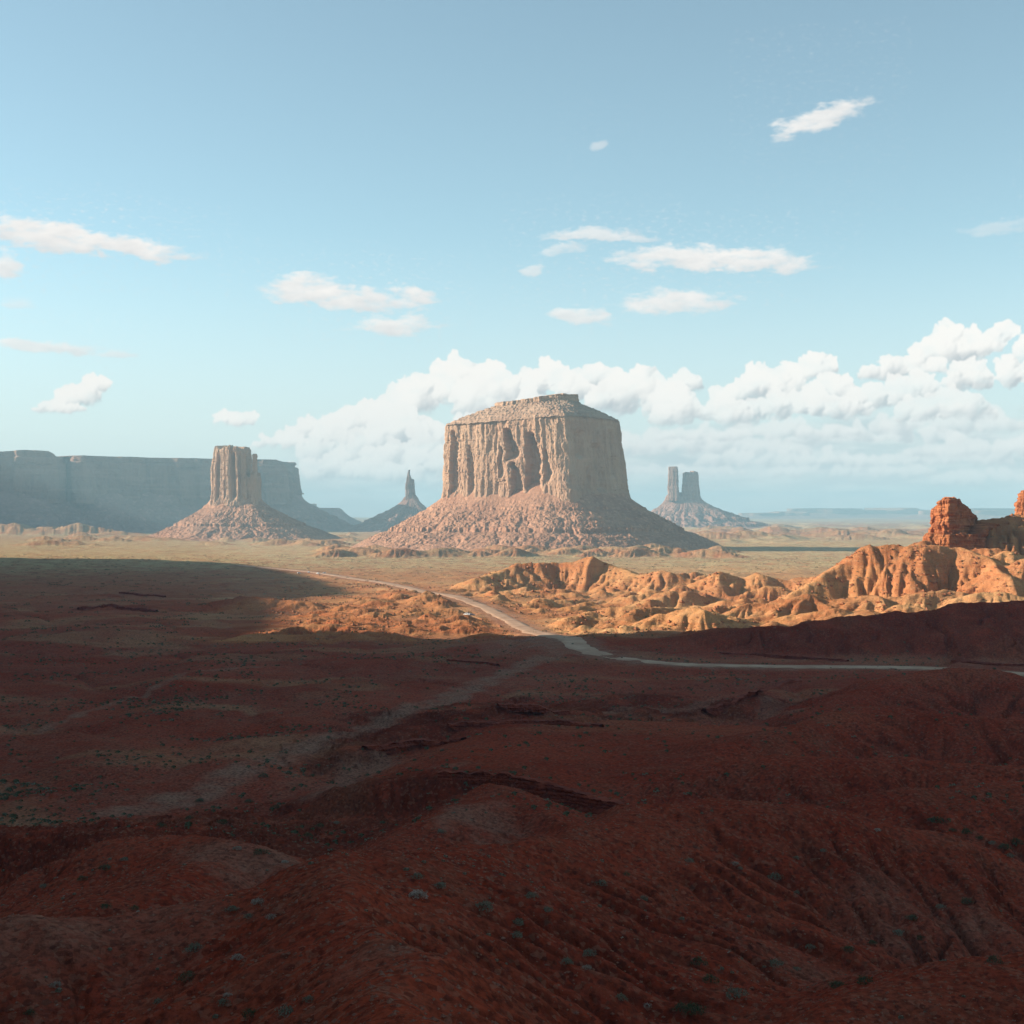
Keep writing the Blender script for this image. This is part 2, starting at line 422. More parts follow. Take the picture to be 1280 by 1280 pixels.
tries = 0
while len(placed) < 460 and tries < 40000:
    tries += 1
    D = R0.uniform(905, 1560); px = R0.uniform(525, 1330)
    lo = np.interp(px, [525, 560, 700, 760, 1000, 1330], [1260, 1100, 905, 890, 880, 870])
    if D < lo: continue
    x = (px - 640) / F * D
    h = (2.5 + 9.0 * R0.rand() ** 2.0) * (0.85 + 0.35 * (px > 800)) * np.interp(px, [525, 620, 760], [0.45, 0.75, 1])
    # keep the road clear
    rx = np.interp(D, [780, 874, 1050, 1130, 1260, 1414, 1600], [38, 10, -12, -18, -45, -95, -170])
    if abs(x - rx) < 16 + h * 1.7 or x < rx: continue
    if any(math.hypot(x - a, D - b) < (h + c) * 1.15 for a, b, c in placed): continue
    h = min(h, crest_limit(px, D) - 1)
    if h < 2: continue
    placed.append((x, D, h))
    mound(x, D, h * 1.12, R0.uniform(0.5, 0.9), R0.uniform(1.0, 2.6), R0.uniform(-0.9, 0.9), 1.0, len(placed) + 11, rill=R0.uniform(.05, .28), k=3.0)
# low red mounds left of the road
n = 0; tries = 0; pl2 = []
while n < 75 and tries < 9000:
    tries += 1
    D = R0.uniform(868, 1330); px = R0.uniform(300, 600); x = (px - 640) / F * D
    if px < np.interp(D, [860, 900, 1000, 1100, 1200, 1330], [300, 345, 395, 380, 440, 480]) or px > np.interp(D, [868, 1000, 1130, 1330], [640, 590, 575, 520]): continue
    h = R0.uniform(2.0, 6.5)
    rx = np.interp(D, [780, 874, 1050, 1130, 1260, 1414], [38, 10, -12, -18, -45, -95])
    if abs(x - rx) < 14 + h * 1.6: continue
    if any(math.hypot(x - a, D - b) < (h + c) * 1.7 for a, b, c in pl2): continue
    pl2.append((x, D, h)); n += 1
    mound(x, D, h, R0.uniform(0.35, 0.6), R0.uniform(1.2, 2.6), R0.uniform(-.4, .4), 0.75, n + 300, rill=0.4)
ridge([(345, 792, 905), (365, 784, 915), (400, 780, 925), (440, 784, 920), (490, 792, 900)], 0.35, 0.12, 3, 0.4, 7, seed=44, peach=0.5)
# tall gullied mound and the ridge that carries the hoodoos
ridge([(1000, 735, 1060), (1030, 716, 1075), (1056, 700, 1085), (1080, 680, 1092), (1110, 679, 1090), (1150, 681, 1080), (1200, 682, 1078), (1240, 700, 1050), (1262, 722, 1010)], 0.66, 0.45, 1.2, 0.05, 5, seed=45, peach=1, warp=4, jit=0.5)
ridge([(1195, 668, 1165), (1214, 655, 1170), (1236, 645, 1172), (1265, 643, 1172), (1290, 640, 1172), (1330, 640, 1172)], 0.72, 0.5, 2, 0.25, 6, seed=46, peach=0.6, rock=0.6, warp=5, terr=4.5)
ridge([(1130, 688, 1130), (1165, 672, 1155), (1195, 668, 1165)], 0.6, 0.4, 6, 0.3, 12, seed=47, peach=0.9)
for i, (px, py, D) in enumerate([(1265, 690, 1090), (1235, 684, 1110), (1290, 700, 1040)]):
    x, y, z = P(px, py, D); mound(x, y, z, 0.7, 1.3, 0.3, 0.9, 700 + i, rill=.5)
for i, (px, py, D) in enumerate([(1010, 742, 1000), (940, 750, 1000), (1090, 745, 985), (1170, 738, 985), (1250, 742, 960), (1130, 758, 930), (1030, 762, 930), (890, 765, 930), (820, 770, 935)]):
    x, y, z = P(px, py, D); mound(x, y, z, 0.40, 1.5, R0.uniform(-.5, .5), 1.0, 720 + i, rill=.4)

# ---- pale eroded mounds at the feet of the far buttes
for i in range(70):
    D = R0.uniform(2560, 2900); px = R0.uniform(420, 905); x = (px - 640) / F * D
    mound(x, D, R0.uniform(6, 17), R0.uniform(.35, .55), R0.uniform(1.2, 2.4), R0.uniform(-.6, .6), 0.0, 800 + i, k=4, rill=.5)
for i in range(60):
    D = R0.uniform(3400, 5200); px = R0.uniform(-20, 460); x = (px - 640) / F * D
    mound(x, D, R0.uniform(6, 18), R0.uniform(.3, .5), R0.uniform(1.2, 3.0), R0.uniform(-.4, .4), 0.0, 900 + i, k=4, rill=.5)
for i in range(50):
    D = R0.uniform(4200, 8000); px = R0.uniform(880, 1180); x = (px - 640) / F * D
    mound(x, D, R0.uniform(8, 26), R0.uniform(.3, .5), R0.uniform(1.5, 3.5), R0.uniform(-.3, .3), 0.0, 1000 + i, k=4, rill=.5)
for i in range(26):
    D = R0.uniform(5300, 5700); px = R0.uniform(-20, 110); x = (px - 640) / F * D
    mound(x, D, R0.uniform(18, 45), .45, R0.uniform(1.2, 2), R0.uniform(-.3, .3), 0.3, 1100 + i, k=6, rill=.6)

# ---- micro relief
near = 1 - sstep(500, 1500, R2)
GZ += near * (0.28 * fbm(GX / 6, GY / 6, 4, 71) + 0.14 * fbm(GX / 1.3, GY / 1.3, 2, 74) * (1 - sstep(150, 420, R2)))
GZ += sstep(400, 900, R2) * (0.7 + 0.8 * PEACH * 0) * 0.5 * fbm(GX / 14, GY / 14, 3, 77) * (1 - sstep(3500, 6000, R2))
GZ += ROCK * (1.7 * (ridged(GX / 7, GY / 4, 3, 81) - 0.55)) * (1 - sstep(1500, 2500, R2))

def sample(A, x, y):
    x = np.atleast_1d(np.asarray(x, float)); y = np.atleast_1d(np.asarray(y, float))
    t = np.arctan2(x, y); r = np.hypot(x, y)
    j = np.clip(np.searchsorted(TH, t) - 1, 0, len(TH) - 2); i = np.clip(np.searchsorted(RR, r) - 1, 0, len(RR) - 2)
    ft = (t - TH[j]) / (TH[j + 1] - TH[j]); fr = (r - RR[i]) / (RR[i + 1] - RR[i])
    return (A[i, j] * (1 - fr) * (1 - ft) + A[i + 1, j] * fr * (1 - ft) + A[i, j + 1] * (1 - fr) * ft + A[i + 1, j + 1] * fr * ft)

BZ = sstep(870, 930, GY) * (1 - sstep(1600, 1800, GY)) * MND
GZ += BZ * (1.5 * (ridged(GX / 60 + .4 * noise(GX / 30, GY / 30, 88), GY / 50, 4, 86) - 0.62) + 1.3 * fbm(GX / 11, GY / 9, 4, 89) + 1.3 * (ridged(GX / 19, GY / 15, 3, 87) - .6))
def erode(x0, x1, y0, y1, cell, iters, k, mask, m_=0.45, diff=0.06):
    """running water cuts a branching set of gullies into the slopes"""
    xs = np.arange(x0, x1, cell); ys = np.arange(y0, y1, cell); XX, YY = np.meshgrid(xs, ys)
    H0 = sample(GZ, XX.ravel(), YY.ravel()).reshape(XX.shape); H = H0 + .25 * fbm(XX / 3, YY / 3, 2, 411)
    ny, nx = H.shape; idx = np.arange(ny * nx).reshape(ny, nx)
    for it_ in range(iters):
        best = np.zeros_like(H); rec = idx.copy(); dist = np.ones_like(H) * cell
        for dy in (-1, 0, 1):
            for dx in (-1, 0, 1):
                if not dx and not dy: continue
                dd_ = cell * math.hypot(dx, dy)
                sl_ = np.zeros_like(H)
                a = slice(max(0, -dy), ny - max(0, dy)); b = slice(max(0, -dx), nx - max(0, dx)); a2 = slice(max(0, dy), ny - max(0, -dy)); b2 = slice(max(0, dx), nx - max(0, -dx))
                sl_[a, b] = (H[a, b] - H[a2, b2]) / dd_
                nb_ = idx.copy(); nb_[a, b] = idx[a2, b2]
                mm = sl_ > best
                best = np.where(mm, sl_, best); rec = np.where(mm, nb_, rec); dist = np.where(mm, dd_, dist)
        order = np.argsort(H.ravel()).tolist(); rl_ = rec.ravel().tolist(); A = [cell * cell] * (nx * ny)
        for i in reversed(order):
            r_ = rl_[i]
            if r_ != i: A[r_] += A[i]
        f = (k * np.array(A) ** m_ / dist.ravel()).tolist(); h = H.ravel().tolist()
        for i in order:
            r_ = rl_[i]
            if r_ != i: h[i] = (h[i] + f[i] * h[r_]) / (1 + f[i])
        H = np.array(h).reshape(ny, nx)
        L_ = np.zeros_like(H); L_[1:-1, 1:-1] = H[2:, 1:-1] + H[:-2, 1:-1] + H[1:-1, 2:] + H[1:-1, :-2] - 4 * H[1:-1, 1:-1]
        H += diff * L_
    De = H - H0
    ex_ = np.minimum.reduce([XX - x0, x1 - XX, YY - y0, y1 - YY]); De = De * sstep(0, 14 * cell, ex_)
    w = window(x0, x1, max(y0, 3), y1); X = GX[w]; Y = GY[w]
    fx = np.clip((X - x0) / cell, 0, nx - 1.001); fy = np.clip((Y - y0) / cell, 0, ny - 1.001)
    ix = fx.astype(int); iy = fy.astype(int); fx -= ix; fy -= iy
    ok = (X > x0) & (X < x1 - cell) & (Y > y0) & (Y < y1 - cell)
    v = De[iy, ix] * (1 - fx) * (1 - fy) + De[iy, ix + 1] * fx * (1 - fy) + De[iy + 1, ix] * (1 - fx) * fy + De[iy + 1, ix + 1] * fx * fy
    GZ[w] += v * ok * mask(X, Y, MND[w])
    print('eroded', float(De.min()), float(De.mean()))
erode(-260, 560, 850, 1640, 1.7, 6, 0.11, lambda X, Y, M: M * sstep(850, 900, Y))
erode(-150, 190, 60, 640, 0.8, 6, 0.075, lambda X, Y, M: .25 + .75 * M)
# steep faces are bare, darker bedded rock
dzr = np.gradient(GZ, axis=0) / np.maximum(np.gradient(R2, axis=0), .01); dzt = np.gradient(GZ, axis=1) / np.maximum(np.gradient(T2, axis=1) * R2, .01)
ST = np.hypot(dzr, dzt); del dzr, dzt
PEACH = PEACH * (1 - .55 * sstep(.42, .85, ST) * sstep(850, 900, R2))
ROCK = np.maximum(ROCK * .9, .8 * sstep(.6, 1.2, ST) * (1 - sstep(780, 860, R2)))

# ---- road: graded pale track
ROADPX = [(1330, 842), (1280, 838), (1200, 833), (1100, 831), (1000, 832), (900, 832), (830, 830), (765, 825), (727, 817), (712, 806), (690, 797), (660, 785), (632, 771), (608, 762), (570, 752), (528, 744), (512, 736), (480, 727), (440, 722), (380, 714), (300, 707)]
def on_plain(px, py, z=1.0): D = (CAMZ - z) * F / (py - HZ); return ((px - 640) / F * D, D)
rp = np.array([on_plain(*q) for q in ROADPX])
def catmull(p, n=14):
    out = []
    q = np.vstack([2 * p[0] - p[1], p, 2 * p[-1] - p[-2]])
    for i in range(1, len(q) - 2):
        for t in np.linspace(0, 1, n, endpoint=False):
            out.append(0.5 * ((2 * q[i]) + (-q[i - 1] + q[i + 1]) * t + (2 * q[i - 1] - 5 * q[i] + 4 * q[i + 1] - q[i + 2]) * t * t + (-q[i - 1] + 3 * q[i] - 3 * q[i + 1] + q[i + 2]) * t ** 3))
    out.append(p[-1]); return np.array(out)
road = catmull(rp)

rz = sample(BASEZ, road[:, 0], road[:, 1])
kk = np.ones(25) / 25
rz = np.convolve(np.pad(rz, 12, mode='edge'), kk, 'valid') + 0.6
def carve(line, lz, half, soft, drop, paleamt, wob=0.0, seed=3):
    xs, ys = line[:, 0], line[:, 1]
    # in chunks so that the windows stay small
    for c0 in range(0, len(line) - 1, 8):
        seg = line[c0:c0 + 9]; sz = lz[c0:c0 + 9]
        M = half + soft + 4
        w = window(seg[:, 0].min() - M, seg[:, 0].max() + M, seg[:, 1].min() - M, seg[:, 1].max() + M)
        X, Y = GX[w], GY[w]
        if X.size == 0: continue
        d, S, Z, side = seg_dist(X, Y, [(a, b, c) for (a, b), c in zip(seg, sz)])
        d = d + wob * fbm(X / 15, Y / 15, 3, seed)
        if drop is not None:
            m = 1 - sstep(half, half + soft, d)
            GZ[w] = GZ[w] * (1 - m) + (Z - drop) * m
        PALE[w] = np.maximum(PALE[w], paleamt * (1 - sstep(half * 0.8, half + soft * 0.8, d)))
carve(road, rz, 8.5, 16.0, 0.35, 0.9, 3.5)
# pale washes and sandy tracks through the shaded flats
def wash(pxs, half, soft, amt, seed):
    w = catmull(np.array([on_plain(*q) for q in pxs]), 10)
    carve(w, sample(GZ, w[:, 0], w[:, 1]), half * .7, soft * .7, None, min(1, amt * 1.5), 3.0, seed)
wash([(-40, 925), (60, 905), (130, 880), (190, 862), (240, 850), (330, 838)], 2.0, 5, 0.55, 5)
wash([(150, 1010), (260, 985), (380, 945), (460, 920), (530, 885), (590, 858), (640, 838), (700, 822)], 5.0, 14, 0.6, 6)
wash([(400, 1010), (440, 975), (470, 960)], 8.0, 14, 0.45, 7)
wash([(640, 838), (560, 800), (600, 775), (612, 763)], 2.0, 4, 0.0, 8)
wash([(760, 905), (800, 890), (850, 893), (900, 870)], 3.0, 9, 0.35, 9)
wash([(1000, 905), (960, 890), (1060, 870), (1100, 850)], 3.0, 7, 0.3, 10)
wash([(140, 728), (260, 738), (380, 742)], 3.0, 10, 0.3, 12)
wash([(380, 716), (350, 714), (300, 711)], 6.0, 12, 0.5, 13)
wash([(640, 760), (585, 768), (560, 770)], 4.0, 5, 0.35, 14)

# pale sand tops of single hills
def patch(px, py, D, r, amt, seed):
    x, y, z = P(px, py, D)
    w = window(x - r * 1.6, x + r * 1.6, y - r * 1.6, y + r * 1.6)
    d = np.hypot((GX[w] - x), (GY[w] - y) * .7) + r * 0.5 * fbm(GX[w] / (r * .8), GY[w] / (r * .8), 4, seed)
    PALE[w] = np.maximum(PALE[w], amt * (1 - sstep(r * 0.35, r, d)))
patch(305, 1072, 228, 13, 0.45, 21); patch(600, 1020, 288, 12, 0.5, 22); patch(80, 1150, 148, 14, 0.4, 23); patch(180, 1150, 150, 9, 0.3, 25)
patch(490, 1190, 108, 6, 0.25, 24); patch(560, 957, 365, 8, 0.35, 26); patch(1150, 1150, 235, 18, 0.25, 27); patch(1000, 1215, 195, 14, 0.22, 28)
patch(660, 850, 660, 34, 0.35, 29); patch(640, 813, 800, 55, 0.6, 30); patch(690, 811, 812, 34, 1.0, 31); patch(730, 824, 760, 26, 0.6, 32)

ang = GX / np.maximum(GY, 1)
PALE = np.maximum(PALE, 0.24 * (1 - MND) * sstep(240, 300, R2) * (1 - sstep(1500, 2200, R2)) * sstep(-.9, .3, fbm(GX / 110, GY / 60, 4, 93)))
VEG = (0.35 * sstep(1050, 1700, R2) + 0.65 * sstep(1700, 2300, R2)) * (1 - MND * (1 - 0.55 * sstep(2300, 2600, R2)))
# vegetated flats inside the shade, patchy
pv = sstep(0.02, 0.55, fbm(GX / 90, GY / 60, 4, 91)) * 0.36 * (1 - MND * 0.7) * sstep(300, 380, R2)
VEG = np.maximum(VEG, pv * (1 - sstep(0.03, 0.20, ang)) * 1.0 + pv * 0.55 * sstep(0.03, 0.2, ang))
VEG = VEG * (1 - PALE * .6)
VEG = VEG * (1 - 0.65 * sstep(4000, 6000, R2) * sstep(-.3, .5, noise(GX / 700, GY / 1600, 95)))
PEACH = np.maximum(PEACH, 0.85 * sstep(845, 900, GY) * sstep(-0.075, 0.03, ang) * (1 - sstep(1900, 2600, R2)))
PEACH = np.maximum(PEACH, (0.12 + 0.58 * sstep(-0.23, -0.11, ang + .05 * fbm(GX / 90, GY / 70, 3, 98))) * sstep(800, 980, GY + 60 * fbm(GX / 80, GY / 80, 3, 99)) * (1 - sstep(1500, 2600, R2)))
PEACH = np.maximum(PEACH, 0.5 * sstep(2000, 3000, R2))
PEACH = PEACH * (0.75 + 0.25 * sstep(-.3, .3, fbm(GX / 120, GY / 60, 3, 97)))
ROCK = ROCK * (1 - sstep(1200, 1400, R2) * .6)

nr, nt = GX.shape
V = np.stack([GX, GY, GZ], -1).reshape(-1, 3)
fc = grid_faces(nt, nr)
# close the ring behind the camera is not needed: -180 and +180 degrees coincide
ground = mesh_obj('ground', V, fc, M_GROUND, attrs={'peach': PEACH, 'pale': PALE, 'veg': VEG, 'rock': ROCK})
tag(ground, kind='structure')
del V, fc

def gz(x, y): return float(sample(GZ, x, y)[0])
def cast(px, py, r0=40, r1=4000):
    """point of the terrain seen through a photograph pixel"""
    D = np.geomspace(r0, r1, 3000)
    x = (px - 640) / F * D; z = CAMZ - (py - HZ) / F * D
    g = sample(GZ, x, D)
    k = np.argmax(g > z)
    if not (g > z).any(): return None
    return float(x[k]), float(D[k]), float(g[k])

# road ribbon
m, nt_ = new_mat('graded_dirt_road'); nb = NB(nt_); p_ = pos(nb)
c_ = nb.mix(nb.mapr(nb.noise(p_, 0.08, 5, 0.6), 0.35, 0.65), (0.50, 0.325, 0.215), (0.38, 0.225, 0.145))
c_ = nb.mix(nb.mapr(nb.noise(p_, 0.9, 4, 0.7), 0.5, 0.75, 0, .35), c_, (0.36, 0.22, 0.15))
finish(nb, c_, nb.noise(p_, 2.0, 4, 0.7), 0.3, 0.3)
M_ROAD = m
tg = np.gradient(road, axis=0); tg /= np.linalg.norm(tg, axis=1)[:, None]
nrm = np.stack([-tg[:, 1], tg[:, 0]], -1)
offs = np.array([-1, -.8, -.4, 0, .4, .8, 1.0])
wob = 6.4 + 1.6 * np.exp(-((road[:, 1] - 850) / 70) ** 2) + 1.2 * noise(np.arange(len(road)) / 9.0, np.zeros(len(road)), 301)
RV = []
for i in range(len(road)):
    for o_ in offs:
        q = road[i] + nrm[i] * o_ * wob[i] * (1 + (.30 * float(noise(i / 2.3, o_ * 5, 305)) + .15 * float(noise(i / .9, o_ * 5, 306)) if abs(o_) > .7 else 0))
        RV.append((q[0], q[1], rz[i] + 0.06 * (1 - o_ * o_) - (0.5 if abs(o_) == 1 else 0.0)))
rd = mesh_obj('road', np.array(RV), grid_faces(len(offs), len(road)), M_ROAD)
tag(rd, kind='structure')

# ------------------------------------------------------------------ buttes
def resample(poly, n, smooth=0.02, seed=0):
    p = np.array(poly, float); q = np.vstack([p, p[:1]])
    L = np.concatenate([[0], np.cumsum(np.linalg.norm(np.diff(q, axis=0), axis=1))])
    s = np.linspace(0, L[-1], n, endpoint=False)
    x = np.interp(s, L, q[:, 0]); y = np.interp(s, L, q[:, 1])
    k = max(3, int(n * smooth)); ker = np.hanning(k + 2)[1:-1]; ker /= ker.sum()
    x = np.convolve(np.concatenate([x[-k:], x, x[:k]]), ker, 'same')[k:-k]; y = np.convolve(np.concatenate([y[-k:], y, y[:k]]), ker, 'same')[k:-k]
    return np.stack([x, y], -1), s, L[-1]

def slab(s, z, w, zb, seed, L, edge=0.22):
    """columns and spalled slabs: piecewise offsets with sharp sides"""
    n = max(3, int(round(L / w)))
    f = s / L * n + 0.30 * noise(s / w * 1.7, z / zb * .6, seed + 1) + 0.12 * noise(s / w * 5, z / zb * 3, seed + 2)
    i = np.floor(f).astype(int); t = f - i
    def val(c):
        c = np.mod(c, n)
        zo = rnd01(c, c * 0 + 3, seed); q = z / zb + zo * 7
        k = np.floor(q + 0.15 * noise(s / w * 2, z * 0, seed + 4)).astype(int); ft = q - np.floor(q)
        a = rnd01(c, k, seed + 11); b = rnd01(c, k + 1, seed + 11)
        base = rnd01(c, c * 0 + 9, seed + 13)
        return 0.65 * base + 0.35 * (a + (b - a) * sstep(0.88, 1.0, ft))
    v0 = val(i); v1 = val(i + 1)
    return v0 + (v1 - v0) * sstep(1 - edge, 1.0, t) - 0.5

def tower(name, poly, z0, z1, parent, mat, n=500, nz=160, amps=((40, 12), (16, 6), (6, 2.4)), taper=(0.0, 0.0), lean=(0, 0), seed=1, fb=1.5, strata=0.0,
          smooth=0.02, ztop=None, custom=None, zb=60.0, flare=0.0, top_rough=1.5, cap_rings=10, ledges=None):
    """sheer rock wall with fluted face and a closed rough top. taper = (x-shrink, y-shrink) at the top"""
    cv, s, L = resample(poly, n, smooth)
    c = cv.mean(0)
    tn = np.roll(cv, -1, 0) - np.roll(cv, 1, 0); tn /= np.linalg.norm(tn, axis=1)[:, None] + 1e-9
    nv = np.stack([tn[:, 1], -tn[:, 0]], -1)
    if ((cv - c) * nv).sum() < 0: nv = -nv
    t = np.linspace(0, 1, nz)
    S, T = np.meshgrid(s, t)
    zt = np.full(n, float(z1)) if ztop is None else ztop(cv)
    Z = z0 + T * (zt[None, :] - z0)
    sx = 1 - taper[0] * T; sy = 1 - taper[1] * T
    X = c[0] + (cv[None, :, 0] - c[0]) * sx + lean[0] * T; Y = c[1] + (cv[None, :, 1] - c[1]) * sy + lean[1] * T
    d = 0
    for j, (w, a) in enumerate(amps): d = d + a * slab(S, Z, w, zb * (0.5 + 0.5 * w / amps[0][0]), seed + 17 * j, L)
    d = d + fb * fbm(S / 9, Z / 22, 4, seed + 60) + fb * .5 * fbm(S / 2.5, Z / 4, 2, seed + 70)
    if strata: d = d + strata * (fbm(Z / (3.2 * strata) + .3 * noise(S / 20, Z / 20, seed), S / 160, 3, seed + 80) + .5 * sstep(.1, .3, noise(Z / (6 * strata), S / 90, seed + 81)))
    d = d + flare * np.clip(1 - T * 5, 0, 1) ** 1.5 * (1 + .8 * noise(S / 14, Z / 60, seed + 90))
    if ledges: 
        for (tz, am) in ledges: d = d - am * sstep(tz - 0.01, tz + 0.01, T)
    if custom: d = d + custom(cv[None, :, 0] + 0 * T, cv[None, :, 1] + 0 * T, Z, S, T)
    # rounded brow
    d = d - (T > .93) * (T - .93) ** 2 * 700 * min(1, (z1 - z0) / 170)
    X = X + nv[None, :, 0] * d; Y = Y + nv[None, :, 1] * d
    rows = [np.stack([X, Y, Z], -1)]
    ex, ey, ez = X[-1], Y[-1], Z[-1]
    cx, cy = ex.mean(), ey.mean()
    for k in range(1, cap_rings + 1):
        q = 1 - k / (cap_rings + .3)
        rx, ry = cx + (ex - cx) * q, cy + (ey - cy) * q
        zz = ez * q + ez.mean() * (1 - q) if ztop is None else ez
        w = sstep(0, 3, k)
        rows.append(np.stack([rx, ry, zz + top_rough * (w * fbm(rx / 14, ry / 14, 3, seed + 95) + 0.4)], -1)[None])
    V = np.concatenate(rows, 0)
    nvv = V.shape[0]
    return mesh_obj(name, V.reshape(-1, 3), grid_faces(n, nvv, True)[:, ::-1], mat, parent)

def talus(name, poly, ztop, out, parent, mat, zbot=-6, n=700, nr=170, seed=1, conc=1.25, gul=9.0, bould=2.6, gw=34.0, inner=25.0, steps=(), outf=None):
    """skirt of scree round a cliff"""
    cv, s, L = resample(poly, n, 0.05)
    c = cv.mean(0); rv = cv - c; rl = np.linalg.norm(rv, axis=1); u = rv / rl[:, None]
    t = np.linspace(0, 1, nr)
    S, T = np.meshgrid(s, t)
    o = np.full(n, float(out)) if outf is None else outf(cv)
    o = o * (1 + .10 * noise(s / L * 9, s * 0, seed + 3))
    Rr = -inner + T * (o[None, :] + inner)
    X = cv[None, :, 0] + u[None, :, 0] * Rr; Y = cv[None, :, 1] + u[None, :, 1] * Rr
    zt = ztop if np.isscalar(ztop) else ztop(cv)[None, :]
    tt = np.clip(Rr / o[None, :], -0.2, 1)
    Z = zbot + (zt - zbot) * (1 - np.sign(tt) * np.abs(tt) ** (1 / conc))
    prof = 4 * np.clip(tt, 0, 1) * (1 - np.clip(tt, 0, 1))
    ang = np.arctan2(u[:, 1], u[:, 0])[None, :] * (rl.mean() + out * .5)
    A = ang + 0 * T + 22 * fbm(X / 70, Y / 70, 3, seed + 9)
    g = np.abs(noise(A / gw, Rr / (gw * 7), seed + 11)); g2 = np.abs(noise(A / (gw * .4), Rr / (gw * 3), seed + 12))
    Z = Z - gul * .55 * prof * (1 - np.clip(g * 2.0, 0, 1)) ** 1.4 * (.5 + tt) - gul * .16 * prof * (1 - np.clip(g2 * 2.6, 0, 1))
    Z = Z + gul * .5 * prof * fbm(X / 55, Y / 55, 3, seed + 15) + 2.0 * prof ** .5 * fbm(X / 9, Y / 9, 4, seed + 17, .62)
    for zs, am in steps:      # resistant beds standing out as small scarps
        zz = zs + 4 * noise(A / 90, 0 * A, seed + 40)
        Z = np.where(True, Z + am * (sstep(zz - 1.2, zz + 1.2, Z) - sstep(zz - am * 2.2, zz + am * 1.2, Z)) , Z)
    b = bould * prof ** .5
    cell = .30 * np.maximum(0, noise(X / 8, Y / 8, seed + 20)) ** 0.8 * sstep(-.3, .5, noise(X / 60, Y / 60, seed + 23)) + .6 * np.maximum(0, noise(X / 4.2, Y / 4.2, seed + 21)) + .35 * noise(X / 2.4, Y / 2.4, seed + 22)
    Z = Z + b * cell
    V = np.stack([X, Y, Z], -1)
    return mesh_obj(name, V.reshape(-1, 3), grid_faces(n, nr, True), mat, parent)

def pp(px, D): return ((px - 640) / F * D, D)
def zz(py, D): return CAMZ - (py - HZ) / F * D

# ---- the big central butte
B = empty('sandstone_butte', (0, 0, 0))
tag(B, 'massive flat-topped butte at centre with sheer fluted walls and broad scree skirt', 'butte')
poly = [(-154, 3235), (-60, 3165), (20, 3120), (90, 3075), (128, 3062), (165, 3085), (215, 3140), (255, 3205), (262, 3300), (235, 3400), (90, 3450), (-70, 3420), (-150, 3340)]
def merrick_custom(x, y, Z, S, T):
    d = 0
    def rec(xc, w, za, zb_, dep, skew):
        # alcove: abrupt left side, slow return on the right
        q = (x - (xc + skew * (Z - za) / (zb_ - za))) / w
        prof_ = sstep(-0.10, 0.02, q) * (1 - sstep(0.35, 1.0, q))
        wv_ = 5 * noise(Z / 22, x * 0 + xc, 91) + 2.5 * noise(Z / 8, x * 0 + xc, 92); q = q + wv_ / w
        prof_ = sstep(-0.10, 0.02, q) * (1 - sstep(0.35, 1.0, q * (1 + .9 * sstep(zb_ - 45, zb_, Z))))
        vz = sstep(za - 6, za + 18, Z) * (1 - sstep(zb_ - 8, zb_, Z))
        return -dep * prof_ * vz * (y < 3260)
    d = d + rec(-8, 34, 190, 262, 26, -8) + rec(3, 26, 105, 190, 20, -3) + rec(32, 36, 118, 252, 26, 5)
    d = d + rec(72, 18, 140, 215, 10, 0) + rec(-138, 20, 115, 262, 13, 0) + rec(-30, 14, 150, 225, 9, 3) + rec(-95, 14, 120, 230, 8, -6)
    for xc, w, za, zb_, dep in ((148, 22, 190, 258, 9), (185, 26, 120, 230, 12), (226, 16, 150, 262, 8), (165, 9, 118, 180, 7)):
        q = (x - xc + 4 * noise(Z / 24, x * 0 + xc, 94)) / w
        d = d - dep * sstep(-.15, .05, q) * (1 - sstep(.6, 1.1, q)) * sstep(za, za + 14, Z) * (1 - sstep(zb_ - 14, zb_, Z)) * ((y < 3260) & (x > 128))
    # bulging lower buttress under the big corner
    d = d + 12 * np.exp(-((x - 118) / 26) ** 2) * sstep(205, 120, Z) * (y < 3120)
    return d
tower('cliff', poly, 95, 268, B, M_CLIFF, n=1100, nz=260, amps=((46, 11), (19, 6), (7, 2.6)), taper=(0.085, 0.07), lean=(-10, 0), seed=5, fb=1.6, smooth=0.022,
      custom=merrick_custom, zb=70, flare=5, ztop=lambda cv: 280 + 8 * sstep(-100, 120, cv[:, 0]) - 3 * sstep(180, 260, cv[:, 0]) - 4 * sstep(-120, -160, cv[:, 0]))
def shrink(p, fx, fy, dx=0, dy=0):
    p = np.array(p); c = p.mean(0); return [((q[0] - c[0]) * fx + c[0] + dx, (q[1] - c[1]) * fy + c[1] + dy) for q in p]
